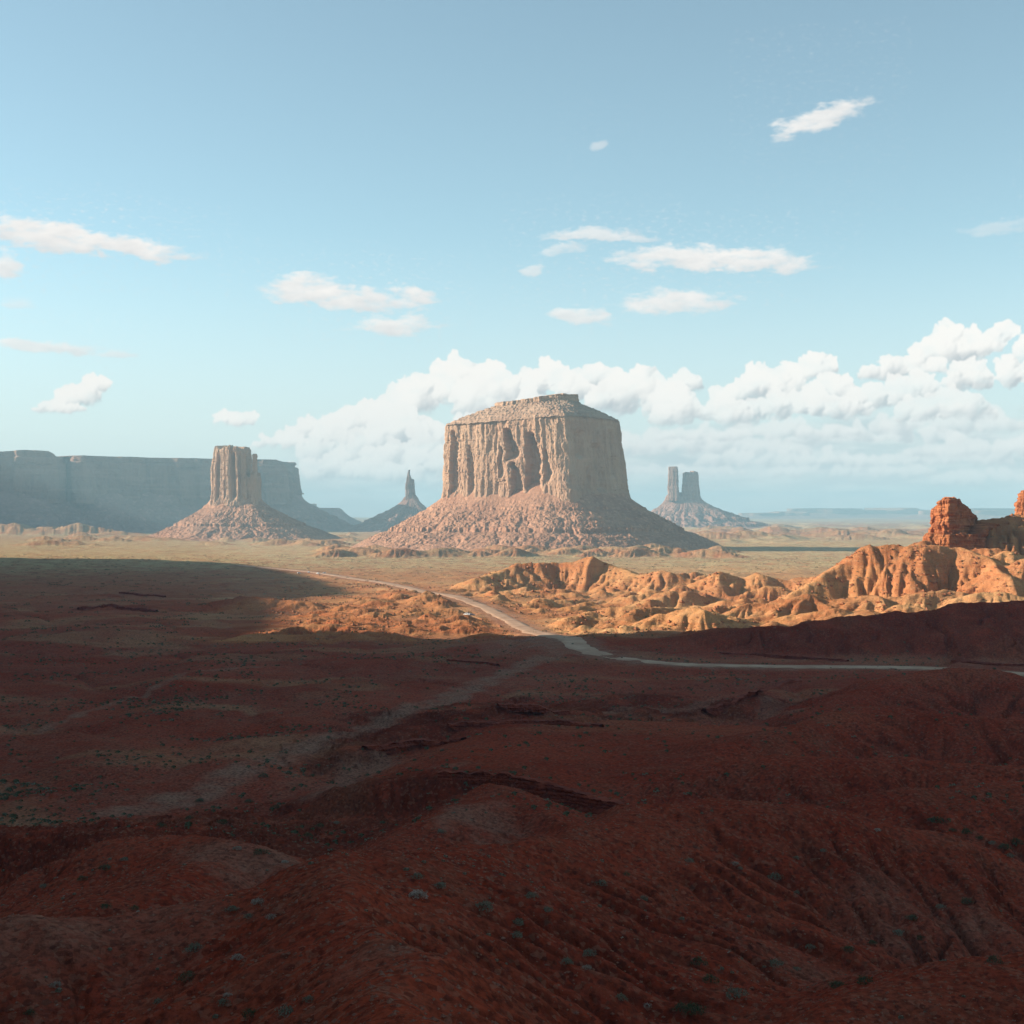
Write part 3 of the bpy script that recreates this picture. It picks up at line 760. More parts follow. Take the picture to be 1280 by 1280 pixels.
# sloping shoulder of thin-bedded rock, then the sheer cap
def shoulder():
    n, nr_ = 900, 90
    cv, s, L = resample(shrink(poly, 0.925, 0.93, -10), n, 0.02)
    inn, _, _ = resample([(-42, 3235), (0, 3195), (60, 3160), (118, 3150), (138, 3175), (142, 3260), (100, 3330), (10, 3340), (-40, 3300)], n, 0.03)
    # match start angles
    a0 = np.arctan2(*(cv - cv.mean(0)).T[::-1]); c1 = cv.mean(0); c2 = inn.mean(0)
    a1 = np.unwrap(np.arctan2(*(inn - c2).T[::-1])); a0u = np.unwrap(np.arctan2(*(cv - c1).T[::-1]))
    r1 = np.linalg.norm(inn - c2, axis=1)
    o = np.argsort(np.mod(a1, 2 * math.pi)); rin = np.interp(np.mod(a0u, 2 * math.pi), np.mod(a1, 2 * math.pi)[o], r1[o], period=2 * math.pi)
    tgt = c2 + np.stack([np.cos(a0u), np.sin(a0u)], -1) * rin[:, None]
    T = np.linspace(0, 1, nr_)[:, None]
    X = cv[None, :, 0] * (1 - T) + tgt[None, :, 0] * T; Y = cv[None, :, 1] * (1 - T) + tgt[None, :, 1] * T
    zo = 276 + 8 * sstep(-100, 120, cv[:, 0]) - 3 * sstep(180, 260, cv[:, 0]) - 4 * sstep(-120, -160, cv[:, 0])
    zi = 315 + 8 * sstep(-40, 130, tgt[:, 0])
    st = T * 6 + .5 * noise(X / 40, Y / 40, 33); fr = st - np.floor(st)
    Ts = np.clip(T ** .78 + (sstep(.5, .95, fr) - fr) * .07 * (T < .97), 0, 1)
    Z = zo[None, :] - 2 + (zi - zo)[None, :] * Ts + 1.9 * fbm(X / 8, Y / 8, 4, 35) + 2.2 * np.maximum(0, noise(X / 5, Y / 5, 37)) * (T > .03)
    mesh_obj('shoulder', np.stack([X, Y, Z], -1).reshape(-1, 3), grid_faces(n, nr_, True)[:, ::1], M_CAP, B)
shoulder()
tower('cap_rock', [(-36, 3235), (0, 3200), (60, 3166), (116, 3154), (143, 3172), (146, 3260), (100, 3325), (10, 3335), (-36, 3298)], 306, 330, B, M_CAP, n=500, nz=50, amps=((22, 6), (9, 4), (4, 2)),
      taper=(0.0, 0.0), seed=44, fb=1.2, strata=1.0, smooth=0.03, zb=20, top_rough=1.5, ztop=lambda cv: 322 + 13 * sstep(-30, 120, cv[:, 0]) + 2.0 * noise(cv[:, 0] / 13, cv[:, 1] / 13, 51))
talus('scree_slope', poly, lambda cv: 116 + 7 * np.exp(-((cv[:, 0] - 50) / 35) ** 2) - 5 * np.exp(-((cv[:, 0] + 20) / 30) ** 2), 228, B, M_TALUS, n=1300, nr=300, seed=12, conc=1.22, gul=7, bould=2.2, steps=((44, 7.0), (66, 3.0), (88, 4.0)))

# ---- left butte with its thin thumb
D = 4250
Mt = empty('mitten_butte', (0, 0, 0))
tag(Mt, 'smaller sunlit butte at left with a thin rock thumb on its right shoulder', 'butte')
def bx(px0, px1, D0, dep, skew=0.3):
    a, b = pp(px0, D0)[0], pp(px1, D0)[0]; w = b - a
    return [(a, D0 + skew * w), (a + w * .35, D0 + skew * w * .45), (a + w * .8, D0 + skew * w * .02), (b - w * .04, D0 + w * .05), (b, D0 + w * .3), (b - w * .05, D0 + dep), (a + w * .5, D0 + dep * 1.1), (a + w * .02, D0 + dep * .9)]
p1 = bx(259.5, 309, D, 110, 0.45)
def mit_custom(x, y, Z, S, T):
    d = 0
    for pxc, w, dep in ((267, 9, 15), (289, 13, 17), (299, 7, 9), (279, 5, 7)):
        xc = pp(pxc, D)[0]; q = (x - xc) / w
        d = d - dep * sstep(-.2, .05, q) * (1 - sstep(.5, 1.3, q)) * (y < D + 60) * sstep(0.95, .85, T) * sstep(0.05, .2, T)
    return d
tower('cliff', p1, zz(632, D), zz(557, D), Mt, M_CLIFF, n=620, nz=200, amps=((30, 12), (13, 9), (5, 3.2)), taper=(0.10, 0.1), lean=(-1, 0), seed=105, zb=60, flare=6, custom=mit_custom,
      ztop=lambda cv: zz(559, D) + 9.0 * noise(cv[:, 0] / 17, cv[:, 1] / 40, 61) + 3 * sstep(.1, .2, noise(cv[:, 0] / 9 + 3, cv[:, 1] * 0, 62)))
p2 = bx(303, 323, D - 6, 80, 0.4)
tower('shoulder_cliff', p2, zz(634, D), zz(592, D), Mt, M_CLIFF, n=320, nz=120, amps=((14, 8), (6, 4)), taper=(0.12, 0.1), seed=125, zb=40, flare=5, top_rough=1,
      ztop=lambda cv: zz(596, D) + 17 * rnd01(np.floor(cv[:, 0] / 9), np.floor(cv[:, 0] / 9) * 0, 4))
p3 = bx(314.6, 321.2, D + 5, 16, 0.3)
tower('thumb', p3, zz(600, D), zz(567, D), Mt, M_CLIFF, n=160, nz=90, amps=((8, 2.4), (4, 1.2)), taper=(0.22, 0.2), seed=133, zb=14, strata=.8, top_rough=.5, cap_rings=5)
talus('scree_slope', bx(256, 324, D, 110, 0.4), zz(625, D), 240, Mt, M_TALUS, n=900, nr=220, seed=52, conc=1.3, gul=8, bould=2.4, steps=((98, 5), (70, 3), (46, 6)), outf=lambda cv: 218 + 40 * sstep(0, 90, cv[:, 0] - pp(270, D)[0]))

# ---- far spire between the two buttes
D = 6500
Sp = empty('rock_spire', (0, 0, 0))
tag(Sp, 'hazy pointed rock spire on a cone of scree just left of the big butte', 'spire')
tower('pinnacle', bx(506.5, 520, D, 50, .3), zz(632, D), zz(588, D), Sp, M_FARCLIFF, n=260, nz=120, amps=((14, 6), (6, 3)), taper=(0.30, 0.3), lean=(-6, 0), seed=205, zb=25, flare=4, top_rough=1,
      ztop=lambda cv: np.interp(cv[:, 0], [pp(506, D)[0], pp(509.5, D)[0], pp(511, D)[0], pp(513, D)[0], pp(516, D)[0], pp(518, D)[0], pp(520.5, D)[0]], [zz(606, D), zz(589, D), zz(587, D), zz(592, D), zz(598, D), zz(600, D), zz(598, D)]))
talus('scree_slope', bx(503, 523, D, 60, .3), zz(624, D), 250, Sp, M_FARTALUS, zbot=-4, n=420, nr=110, seed=212, conc=1.35, gul=14, bould=3, steps=((45, 8),), outf=lambda cv: np.where(cv[:, 0] < pp(511, D)[0], 300, 230))

# ---- castle-like twin towers on the right
D = 7600
Ct = empty('tower_butte', (0, 0, 0))
tag(Ct, 'far blue twin rock towers on a low scree cone right of the big butte', 'butte')
tower('pillar', bx(836, 849.5, D, 60, .35), zz(626, D), zz(583, D), Ct, M_FARCLIFF, n=260, nz=110, amps=((18, 7), (7, 3)), taper=(0.22, 0.2), lean=(-3, 0), seed=305, zb=40, flare=5, top_rough=1)
tower('wide_tower', bx(852.5, 876, D, 80, .3), zz(626, D), zz(590, D), Ct, M_FARCLIFF, n=340, nz=110, amps=((24, 12), (9, 4)), taper=(0.22, 0.2), lean=(-5, 0), seed=315, zb=50, flare=6, top_rough=1,
      ztop=lambda cv: np.interp(cv[:, 0], [pp(q, D)[0] for q in (852, 856, 857.2, 858.5, 866, 870, 872, 877)], [zz(591.5, D), zz(590, D), zz(597, D), zz(591.5, D), zz(592, D), zz(588.5, D), zz(589, D), zz(590, D)]))
talus('scree_slope', bx(833, 879, D, 120, .3), zz(623, D), 330, Ct, M_FARTALUS, zbot=0, n=600, nr=140, seed=312, conc=1.45, gul=16, bould=3.5, steps=((52, 12), (20, 6)), outf=lambda cv: np.where(cv[:, 0] > pp(856, D)[0], 430, 250))

# ---- long mesa behind the left butte
Me = empty('long_mesa', (0, 0, 0))
tag(Me, 'long flat blue-shadowed mesa filling the left horizon behind the small butte', 'mesa')
mp = [pp(-330, 5400), pp(-120, 5750), pp(-20, 5950), pp(45, 6000), pp(72, 6060), pp(84, 6220), pp(93, 6130), pp(106, 6130), pp(150, 6250), pp(220, 6370), pp(300, 6480), pp(350, 6520), pp(372, 6600), pp(381, 6750), pp(372, 7300), pp(200, 7700), pp(-50, 7600), pp(-330, 7200)]
def mesa_top(cv):
    px = cv[:, 0] / cv[:, 1] * F + 640
    py = np.interp(px, [-400, 0, 30, 62, 78, 90, 110, 352, 360, 380], [570, 569, 567, 568, 575, 573, 572, 573, 576, 590])
    base = CAMZ - (py - HZ) / F * 6400
    return base * (cv[:, 1] < 6900) + 322 * (cv[:, 1] >= 6900)
tower('cliff', mp, 118, 325, Me, M_FARCLIFF, n=1600, nz=150, amps=((130, 60), (48, 24), (18, 9)), taper=(0.015, 0.03), seed=405, fb=3, smooth=0.006, ztop=mesa_top, zb=140, flare=10, top_rough=3, ledges=((.88, 14),))
talus('scree_slope', mp, 150, 300, Me, M_FARTALUS, zbot=-4, n=1500, nr=120, seed=412, conc=1.25, gul=22, bould=4, gw=80, inner=60, steps=((60, 8),))

# low ridge running out to the right of the long mesa
Lr = empty('low_mesa', (0, 0, 0))
tag(Lr, 'low pale stepped ridge on the horizon between the long mesa and the rock spire', 'mesa')
D = 9000
lp = [pp(372, D), pp(392, D - 60), pp(408, D), pp(424, D + 30), pp(430, D + 250), pp(400, D + 600), pp(370, D + 500)]
tower('cliff', lp, 40, 110, Lr, M_FARCLIFF, n=400, nz=40, amps=((60, 20), (20, 8)), seed=505, zb=60, smooth=.02, top_rough=3, ztop=lambda cv: np.interp(cv[:, 0] / cv[:, 1] * F + 640, [370, 388, 400, 412, 432], [zz(630, D), zz(630, D), zz(636, D), zz(640, D), zz(641, D)]))
talus('scree_slope', lp, 95, 180, Lr, M_FARTALUS, zbot=0, n=400, nr=60, seed=512, conc=1.3, gul=14, bould=4, gw=60)

# blue table lands on the far right horizon
for i, (a, b, py, D, lab) in enumerate([(925, 1010, 641.5, 16500, 'faint blue table land on the horizon just right of the twin towers'), (985, 1175, 637.5, 17500, 'long faint blue mesa with stepped top on the right horizon'), (1150, 1420, 638.5, 15500, 'faint blue mesa on the horizon behind the red hoodoo rocks')]):
    T_ = empty('distant_mesa', (0, 0, 0)); tag(T_, lab, 'mesa')
    lp = [pp(a, D), pp(a + (b - a) * .3, D - 120), pp(a + (b - a) * .6, D), pp(b, D - 60), pp(b, D + 700), pp(a, D + 800)]
    z1 = zz(py, D)
    tower('cliff', lp, 20, z1, T_, M_FARCLIFF, n=300, nz=30, amps=((150, 40), (50, 16)), seed=600 + 20 * i, zb=80, smooth=.03, top_rough=4,
          ztop=lambda cv, z1=z1: z1 + 14 * noise(cv[:, 0] / 260, cv[:, 1] * 0, 66) + 16 * sstep(.15, .2, noise(cv[:, 0] / 330, cv[:, 1] * 0, 67)))
    talus('scree_slope', lp, z1 * .7, 400, T_, M_FARTALUS, zbot=20, n=300, nr=40, seed=612 + i, gul=10, bould=4, gw=120)

# ------------------------------------------------------------------ hoodoo rocks on the right
D = 1150
H1 = empty('hoodoo_rock', (0, 0, 0)); tag(H1, 'square layered orange rock block standing on the ridge crest at right', 'rock formation')
a = [(x, y) for x, y in [pp(1161, D + 14), pp(1172, D + 4), pp(1188, D - 4), pp(1200, D), pp(1212, D + 10), pp(1222, D + 18), pp(1228, D + 30), pp(1205, D + 34), pp(1175, D + 30)]]
tower('rock_body', a, zz(678, D), zz(623, D), H1, M_HOODOO, n=420, nz=170, amps=((9, 4.5), (4.5, 3.0), (2, 1.4)), taper=(0.16, 0.1), lean=(-1.5, 0), seed=705, fb=1.0, strata=1.7, zb=7, smooth=.03, top_rough=.8,
      ztop=lambda cv: np.interp(cv[:, 0] / cv[:, 1] * F + 640, [1158, 1166, 1172, 1180, 1203, 1207, 1212, 1218, 1230], [zz(640, D), zz(634, D), zz(627, D), zz(622.5, D), zz(624, D), zz(629, D), zz(632, D), zz(641, D), zz(648, D)]) + 1.2 * rnd01(np.floor(cv[:, 0] / 3), np.floor(cv[:, 1] / 3), 3))
a = [pp(1148, D + 18), pp(1160, D - 2), pp(1185, D - 12), pp(1212, D - 8), pp(1240, D + 6), pp(1262, D + 22), pp(1240, D + 44), pp(1170, D + 44)]
tower('lower_tier', a, zz(700, D), zz(668, D), H1, M_HOODOO, n=520, nz=110, amps=((11, 5), (5, 3.4), (2.2, 1.6)), taper=(0.10, 0.1), seed=745, fb=1.0, strata=1.5, zb=6, smooth=.02, top_rough=1.2,
      ztop=lambda cv: zz(669, D) + 2.2 * rnd01(np.floor(cv[:, 0] / 5), np.floor(cv[:, 1] / 5), 5) + 7 * sstep(pp(1215, D)[0], pp(1250, D)[0], cv[:, 0]))
H2 = empty('hoodoo_rock', (0, 0, 0)); tag(H2, 'craggy red rock pinnacle cut by the right edge on the ridge crest', 'rock formation')
D = 1180
a = [pp(1262, D + 10), pp(1268, D + 2), pp(1280, D - 2), pp(1298, D), pp(1312, D + 12), pp(1306, D + 26), pp(1275, D + 24)]
tower('rock_body', a, zz(655, D), zz(612, D), H2, M_HOODOO, n=360, nz=150, amps=((8, 4), (4, 2.6), (2, 1.2)), taper=(0.3, 0.1), lean=(1, 0), seed=725, fb=1.0, strata=1.6, zb=6, smooth=.03, top_rough=.7,
      ztop=lambda cv: np.interp(cv[:, 0] / cv[:, 1] * F + 640, [1260, 1268, 1273, 1300, 1312], [zz(638, D), zz(628, D), zz(613, D), zz(612, D), zz(630, D)]) + 1.2 * rnd01(np.floor(cv[:, 0] / 3), np.floor(cv[:, 1] / 3), 3))

# dark broken ledge across the middle of the foreground
def ledge(name, pix, height, label, seed, mat=None, thick=1.9, ground=False):
    if ground:
        w_ = []
        for (px, py) in pix:
            q = cast(px, py, 120); w_.append((q[0], q[1], q[2]))
        pts = catmull(np.array(w_), 60)
        zg = np.maximum.reduce([sample(GZ, pts[:, 0], pts[:, 1] + k) for k in (0, 1.5, 3)])
        pts[:, 2] = np.convolve(np.pad(zg, 10, mode='edge'), np.ones(21) / 21, 'valid') + height * .28
    else: pts = catmull(np.array([P(*q) for q in pix]), 60)
    n = len(pts); L = np.concatenate([[0], np.cumsum(np.linalg.norm(np.diff(pts[:, :2], axis=0), axis=1))])
    t = np.gradient(pts[:, :2], axis=0); t /= np.linalg.norm(t, axis=1)[:, None]
    nv = np.stack([t[:, 1], -t[:, 0]], -1)          # towards the viewer
    nz = 46
    T = np.linspace(0, 1, nz)
    S, TT = np.meshgrid(L, T)
    ends = sstep(0, 4, L) * sstep(0, 4, L[-1] - L)
    top = pts[:, 2] + 0.25 + .8 * noise(L / 3.0, L * 0, seed) * min(1, height / 4)
    Z = top[None, :] - height * (1 - TT) * (0.35 + .65 * ends)[None, :]
    d = 1.9 * slab(S, Z, 3.4, 2.5, seed + 3, L[-1], .3) + 1.0 * slab(S, Z, 1.3, 1.2, seed + 5, L[-1], .3) + .3 * fbm(S / .8, Z / .8, 3, seed + 9)
    d = d + 1.0 * (1 - TT) + 0.5 * fbm(Z / .7, S / 30, 2, seed + 12)
    d = d * (0.3 + .7 * ends)[None, :] + 1.2
    X = pts[None, :, 0] + nv[None, :, 0] * d; Y = pts[None, :, 1] + nv[None, :, 1] * d
    rows = [np.stack([X, Y, Z], -1)]
    for k, (o, dz) in enumerate([(-0.4, .05), (-1.0, -.1), (-thick, -1.8)]):
        xx, yy = pts[:, 0] + nv[:, 0] * o, pts[:, 1] + nv[:, 1] * o
        rows.append(np.stack([xx, yy, top + dz + .2 * noise(L / 1.5, L * 0, seed + 30 + k)], -1)[None])
    V = np.concatenate(rows, 0)
    o = mesh_obj(name, V.reshape(-1, 3), grid_faces(n, V.shape[0]), mat or M_LEDGE, smooth=False)
    tag(o, label, 'rock ledge'); return o
ledge('rock_ledge', LEDGE, 6.5, 'long dark broken rock ledge running across the shaded foreground behind a small cone hill', 11)

for i, (pix, hgt_, lab) in enumerate([
    ([(560, 913), (610, 906), (650, 904), (700, 905), (752, 909)], 2.6, 'upper dark bed of rock along the front of the terraced red bluff'),
    ([(455, 938), (490, 933), (530, 928), (580, 925)], 2.2, 'short dark bed of rock at the left end of the terraced red bluff'),
    ([(622, 889), (645, 886), (680, 887), (712, 892)], 2.2, 'topmost rock bed crowning the terraced red bluff'),
    ([(98, 763), (125, 759), (160, 762), (196, 765)], 4.2, 'dark rock bank low in the shaded flats at far left'),
    ([(150, 742), (172, 744), (206, 747)], 4.0, 'thin dark rock bank just beyond the lower one on the shaded flats at left'),
    ([(900, 817), (950, 819), (1000, 823), (1060, 827)], 2.4, 'dark cut bank just above the right-hand stretch of road'),
    ([(1190, 829), (1230, 830), (1290, 833)], 2.4, 'dark cut bank above the road by the right edge'),
    ([(560, 826), (600, 829), (622, 833)], 2.4, 'small dark bank in the shade below the bend of the road'),
    ([(880, 893), (905, 882), (930, 873), (946, 871)], 3.0, 'slanting dark outcrop on the shaded slope right of centre'),
    ([(1000, 852), (975, 858), (950, 866)], 1.8, 'small broken outcrop above the slanting dark one right of centre')]):
    ledge('rock_ledge', pix, hgt_, lab, 40 + 3 * i, ground=True)

# ------------------------------------------------------------------ mesas west of the view, outside the frame, that shade the foreground
tanE = math.tan(SUN_EL)
def caster(name, Xc, ys, reach_z, back, seed):
    """wall of a mesa standing at x = Xc; reach_z: list of (x,z) its rim's shadow reaches for every y"""
    ys = np.array(ys, float)
    yy = np.arange(ys[0], ys[-1] + 1, 12.0)
    rx = np.interp(yy, ys, [q[0] for q in reach_z]); rzz = np.interp(yy, ys, [q[1] for q in reach_z])
    H = (rx - Xc) * tanE + rzz + 2.2 * fbm(yy / 45, yy * 0, 4, seed)
    ysh = yy - (rx - Xc) * math.tan(SUN_TH)
    prof = [(-back - 130, 0.0), (-back - 40, .45), (-back, .97), (-back * .5, 1.0), (-12, 1.0), (0, 1.0), (6, .96), (14, .5), (60, .42), (160, 0.12), (230, -.02)]
    V = []
    for i in range(len(yy)):
        for j, (o, f) in enumerate(prof):
            jit_ = 5 * noise(yy[i] / 30, j * 1.7, seed + 8) if j != 5 else 0
            V.append((Xc + o * min(1, .4 + H[i] / 300) + float(jit_), ysh[i], max(H[i], 0) * f - 3))
    o = mesh_obj(name, np.array(V), grid_faces(len(prof), len(yy))[:, ::-1], M_TALUS)
    tag(o, kind='structure'); return o
EDGE = 838
caster('hill', -560, [-900, -300, 0, 300, 600, 740, EDGE - 8, EDGE + 6], [(900, 0), (900, 30), (800, 40), (620, 40), (480, 40), (420, 36), (420, 30), (-560, -3)], 500, 3)
caster('hill', -1380, [EDGE - 40, EDGE + 20, 900, 960, 1100, 1200, 1300, 1414, 1600, 1780, 2000, 2286, 2450, 2540, 2680, 2800], [(-150, 0), (-165, 0), (-158, 2), (-150, 6), (-165, 4), (-150, 0), (-140, 0), (-132, 0), (-175, 0), (-233, 0), (-310, 0), (-425, 0), (-640, 0), (-889, 0), (-1290, 0), (-1380, -3)], 900, 4)

# unseen cliff added behind the view point to keep skylight off the near slopes
xx_ = np.arange(-560, 900, 15.0); prof = [(-60, 0), (-95, .15), (-120, .5), (-135, .96), (-200, 1.0), (-500, 1.0)]
V_ = [(x_ , o_ + 8 * float(noise(x_ / 60, 0.5 + j_, 8)), -5 + 200 * f_ * (1 + .05 * float(noise(x_ / 120, 3.3, 9)))) for x_ in xx_ for j_, (o_, f_) in enumerate(prof)]
tag(mesh_obj('hill', np.array(V_), grid_faces(len(prof), len(xx_)), M_TALUS), kind='structure')

# ------------------------------------------------------------------ shrubs
def shrub_mesh(name, r, h, nleaf, seed, mat, stems=True):
    R = np.random.RandomState(seed)
    V = []; Fc = []
    nl = nleaf
    for k in range(nl):
        a = R.uniform(0, 2 * math.pi); e = math.acos(R.uniform(0, 1)); rr = (R.uniform(0.35, 1) ** .5)
        lump = 1 + .28 * math.sin(3 * a + seed) + .15 * math.sin(7 * a + 2 * seed)
        c = np.array([math.cos(a) * math.sin(e) * r * rr * lump, math.sin(a) * math.sin(e) * r * rr * lump, (0.08 + math.cos(e) * rr * (1 + .15 * math.sin(5 * a))) * h])
        s = R.uniform(.08, .17) * r
        d1 = R.normal(size=3); d1[2] += 1.2; d1 /= np.linalg.norm(d1); d2 = np.cross(d1, R.normal(size=3)); d2 /= np.linalg.norm(d2)
        b = len(V)
        V += [c - d2 * s * .35, c + d2 * s * .35, c + d1 * s * 1.4 + d2 * s * .1]
        Fc.append((b, b + 1, b + 2))
    me_o = mesh_obj(name, np.array(V), np.array(Fc), mat, smooth=False)
    return me_o
def twig_mesh(name, r, h, seed, mat, parent):
    R = np.random.RandomState(seed); V = []; Fc = []
    for k in range(9):
        a = R.uniform(0, 2 * math.pi); e = R.uniform(.1, 1.1)
        tip = np.array([math.cos(a) * math.sin(e) * r * .85, math.sin(a) * math.sin(e) * r * .85, math.cos(e) * h * .85])
        w = 0.025 * r; b = len(V)
        for q in range(3): V.append((w * math.cos(q * 2.1), w * math.sin(q * 2.1), -0.15 * h))
        for q in range(3): V.append(tuple(tip + np.array([w * .3 * math.cos(q * 2.1), w * .3 * math.sin(q * 2.1), 0])))
        for q in range(3): Fc.append((b + q, b + (q + 1) % 3, b + 3 + (q + 1) % 3, b + 3 + q))
    return mesh_obj(name, np.array(V), np.array(Fc), mat, parent, smooth=False)
def mat_leaf(name, c1, c2):
    m, nt = new_mat(name); nb = NB(nt)
    oi = nb.n('ShaderNodeObjectInfo')
    n = nb.noise(pos(nb), 3.0, 3, .6)
    c = nb.mix(nb.mapr(n, .35, .65), c1, c2)
    c = nb.mix(nb.math('MULTIPLY', oi.outputs['Random'], .4), c, (0.17, 0.15, 0.09))
    finish(nb, c, None, rough=.8); return m
ML = [mat_leaf('sage_leaf', (0.15, 0.18, 0.12), (0.24, 0.26, 0.19)), mat_leaf('dark_green_leaf', (0.045, 0.075, 0.035), (0.075, 0.105, 0.05)), mat_leaf('dry_brush', (0.36, 0.33, 0.27), (0.46, 0.42, 0.35))]
M_TWIG = mat_plain('grey_twig', (0.16, 0.12, 0.09))
protos = []
for kind_i in range(3):
    for v in range(2):
        o = shrub_mesh('foliage', .9, .75, 420, 10 * kind_i + v + 1, ML[kind_i])
        t_ = twig_mesh('twigs', .9, .75, 50 + kind_i * 10 + v, M_TWIG, None)
        protos.append((kind_i, o, t_))
KN = ['pale sage shrub', 'dark green shrub', 'dry whitish shrub']
BUSH = [ # px, py, kind, radius, label or None
 (132,1087,1,1.3,None),(156,1076,0,.9,None),(55,1110,0,1.0,None),(103,1101,1,1.1,None),(132,1134,1,.9,None),(168,1137,1,.8,None),(297,1062,2,1.0,None),(325,1067,1,1.3,None),(356,1079,2,.7,None),
 (290,1139,0,.8,None),(323,1130,2,.8,None),(311,1147,0,.6,None),(339,1149,2,.6,None),(244,1190,0,1.3,'wide grey-green shrub on the dark red slope at lower left'),(234,1226,1,1.2,'dark green rounded shrub below the wide grey-green one at lower left'),
 (70,1233,2,.8,None),(297,1199,2,.7,None),(284,1245,2,.5,None),(280,1257,0,.6,None),(198,1254,0,.6,None),(313,1271,1,.9,None),(359,1268,0,.9,'pale shrub at the bottom edge left of the spur crest'),(387,1252,0,.5,None),(38,1269,1,.6,None),
 (201,1034,1,1.4,None),(278,1029,1,1.5,None),(311,1003,1,1.5,None),(237,1024,1,1.4,None),(330,972,1,1.7,None),(345,1010,1,1.2,None),(250,1003,1,1.2,None),(400,1034,1,1.3,None),(420,1030,0,1.1,None),(385,1045,1,1.2,None),
 (522,1098,0,.8,None),(550,1110,0,.9,None),(522,1123,2,1.2,'pale bleached shrub on the red slope right of the spur crest'),(605,1138,0,1.2,'grey-green shrub in the first rill right of the spur crest'),(664,1122,0,1.0,None),(752,1107,0,1.0,'round pale green shrub alone high on the central red slope'),(782,1095,1,.8,None),
 (648,1156,0,1.0,None),(685,1140,0,.8,None),(804,1124,0,.8,None),(736,1195,0,.9,None),(646,1172,0,.8,None),(776,1250,0,.9,'yellow-green shrub at the foot of the central slope'),(809,1259,2,.6,None),(851,1264,1,.9,None),(551,1041,0,1.2,None),(709,1206,0,.8,None),(734,1212,2,.6,None),
 (1171,1028,1,1.9,'dark round shrub at the head of the green hollow at right'),(1208,1043,1,1.5,None),(1256,1062,1,1.4,None),(1270,1055,1,1.4,None),(1225,1050,1,1.1,None),(1190,1040,1,1.0,None),(1240,1055,0,1.0,None),(1262,1072,0,.9,None),
 (969,1100,0,1.3,'largest grey-green shrub on the right-hand red slope'),(919,1081,2,.8,None),(862,1078,0,.9,None),(995,1074,0,.8,None),(1029,1065,0,.7,None),(1096,1040,2,.9,None),(996,1117,0,.6,None),(925,1088,0,.6,None),
 (969,1208,0,1.2,'pale shrub in the gully bottom at lower right'),(1012,1187,0,1.1,None),(873,1206,1,1.2,None),(888,1227,1,1.2,None),(919,1246,0,1.5,'wide grey shrub on the gully floor near the bottom edge'),(867,1266,1,1.5,None),(1046,1234,1,1.1,None),(1081,1229,1,1.3,None),(995,1213,0,.7,None),(1122,1168,0,1.1,None),(1208,1129,1,1.1,None),(1242,1203,1,1.1,None),(1060,1190,1,1.1,None),(1140,1150,1,1.3,None),(1175,1135,0,1.0,None),(1090,1180,1,1.0,None),(1150,1175,1,.9,None),
]
ZL = [(lambda x, y: y < 1060 and x < 450, 'small {} on the sandy flat beyond the left foreground hill', 'shrubs on the sandy flat'),
      (lambda x, y: y < 1160 and x < 450, 'small {} on the crest of the left foreground hill or its hollow', 'shrubs on the left foreground hill'),
      (lambda x, y: x < 450, 'small {} low on the dark red slope at lower left', 'shrubs on the lower left slope'),
      (lambda x, y: x < 860, 'small {} in the rills of the central red slope', 'shrubs on the central slope'),
      (lambda x, y: y < 1080 and x > 1150, 'small {} in the green hollow at right', 'shrubs in the right hollow'),
      (lambda x, y: y < 1125, 'small {} scattered on the right-hand red slope', 'shrubs on the right slope'),
      (lambda x, y: True, 'small {} in the dark gully at lower right', 'shrubs in the lower right gully')]
used = set()
def copy_part(src, name, parent):
    c = src.copy(); c.name = name; C.objects.link(c); c.parent = parent; return c
for (px, py, kd, r, lab) in BUSH:
    q = cast(px, py)
    if q is None: continue
    e = empty('desert_shrub', (q[0], q[1], q[2] - 0.05))
    e.rotation_euler = (0, 0, rnd.uniform(0, 6.28)); s_ = r * rnd.uniform(.85, 1.1); e.scale = (s_, s_, s_ * rnd.uniform(.75, 1.05))
    v = kd * 2 + rnd.randrange(2)
    _, fo, tw = protos[v]
    if v in used:
        copy_part(fo, 'foliage', e); copy_part(tw, 'twigs', e)
    else:
        fo.parent = e; tw.parent = e; used.add(v)
    for fn, tx, gr in ZL:
        if fn(px, py): break
    if lab: tag(e, lab, 'shrub')
    else: tag(e, tx.format(KN[kd]), 'shrub', gr)
for v, (_, fo, tw) in enumerate(protos):
    if v not in used: bpy.data.objects.remove(fo); bpy.data.objects.remove(tw)

# uncounted scrub dotted over the flats
def scatter(name, N, pick, rs, mat, seed, tri=14):
    R = np.random.RandomState(seed)
    base = []
    for k in range(tri):
        a = R.uniform(0, 2 * math.pi); e = math.acos(R.uniform(0, 1))
        c = np.array([math.cos(a) * math.sin(e), math.sin(a) * math.sin(e), math.cos(e) * .75]) * R.uniform(.6, .9)
        d1 = R.normal(size=3); d1 /= np.linalg.norm(d1); d2 = np.cross(d1, R.normal(size=3)); d2 /= np.linalg.norm(d2)
        base.append([c - d2 * .32 - d1 * .2, c + d2 * .32 - d1 * .2, c + d1 * .42])
    base = np.array(base).reshape(-1, 3)
    xs, ys = pick(R, N)
    zs = sample(GZ, xs, ys); sc = rs[0] + (rs[1] - rs[0]) * R.rand(len(xs)) ** 2
    V = base[None] * sc[:, None, None] + np.stack([xs, ys, zs], -1)[:, None, :]
    V = V.reshape(-1, 3)
    o = mesh_obj(name, V, np.arange(len(V)).reshape(-1, 3), mat, smooth=False)
    tag(o, None, None, None, 'stuff'); return o
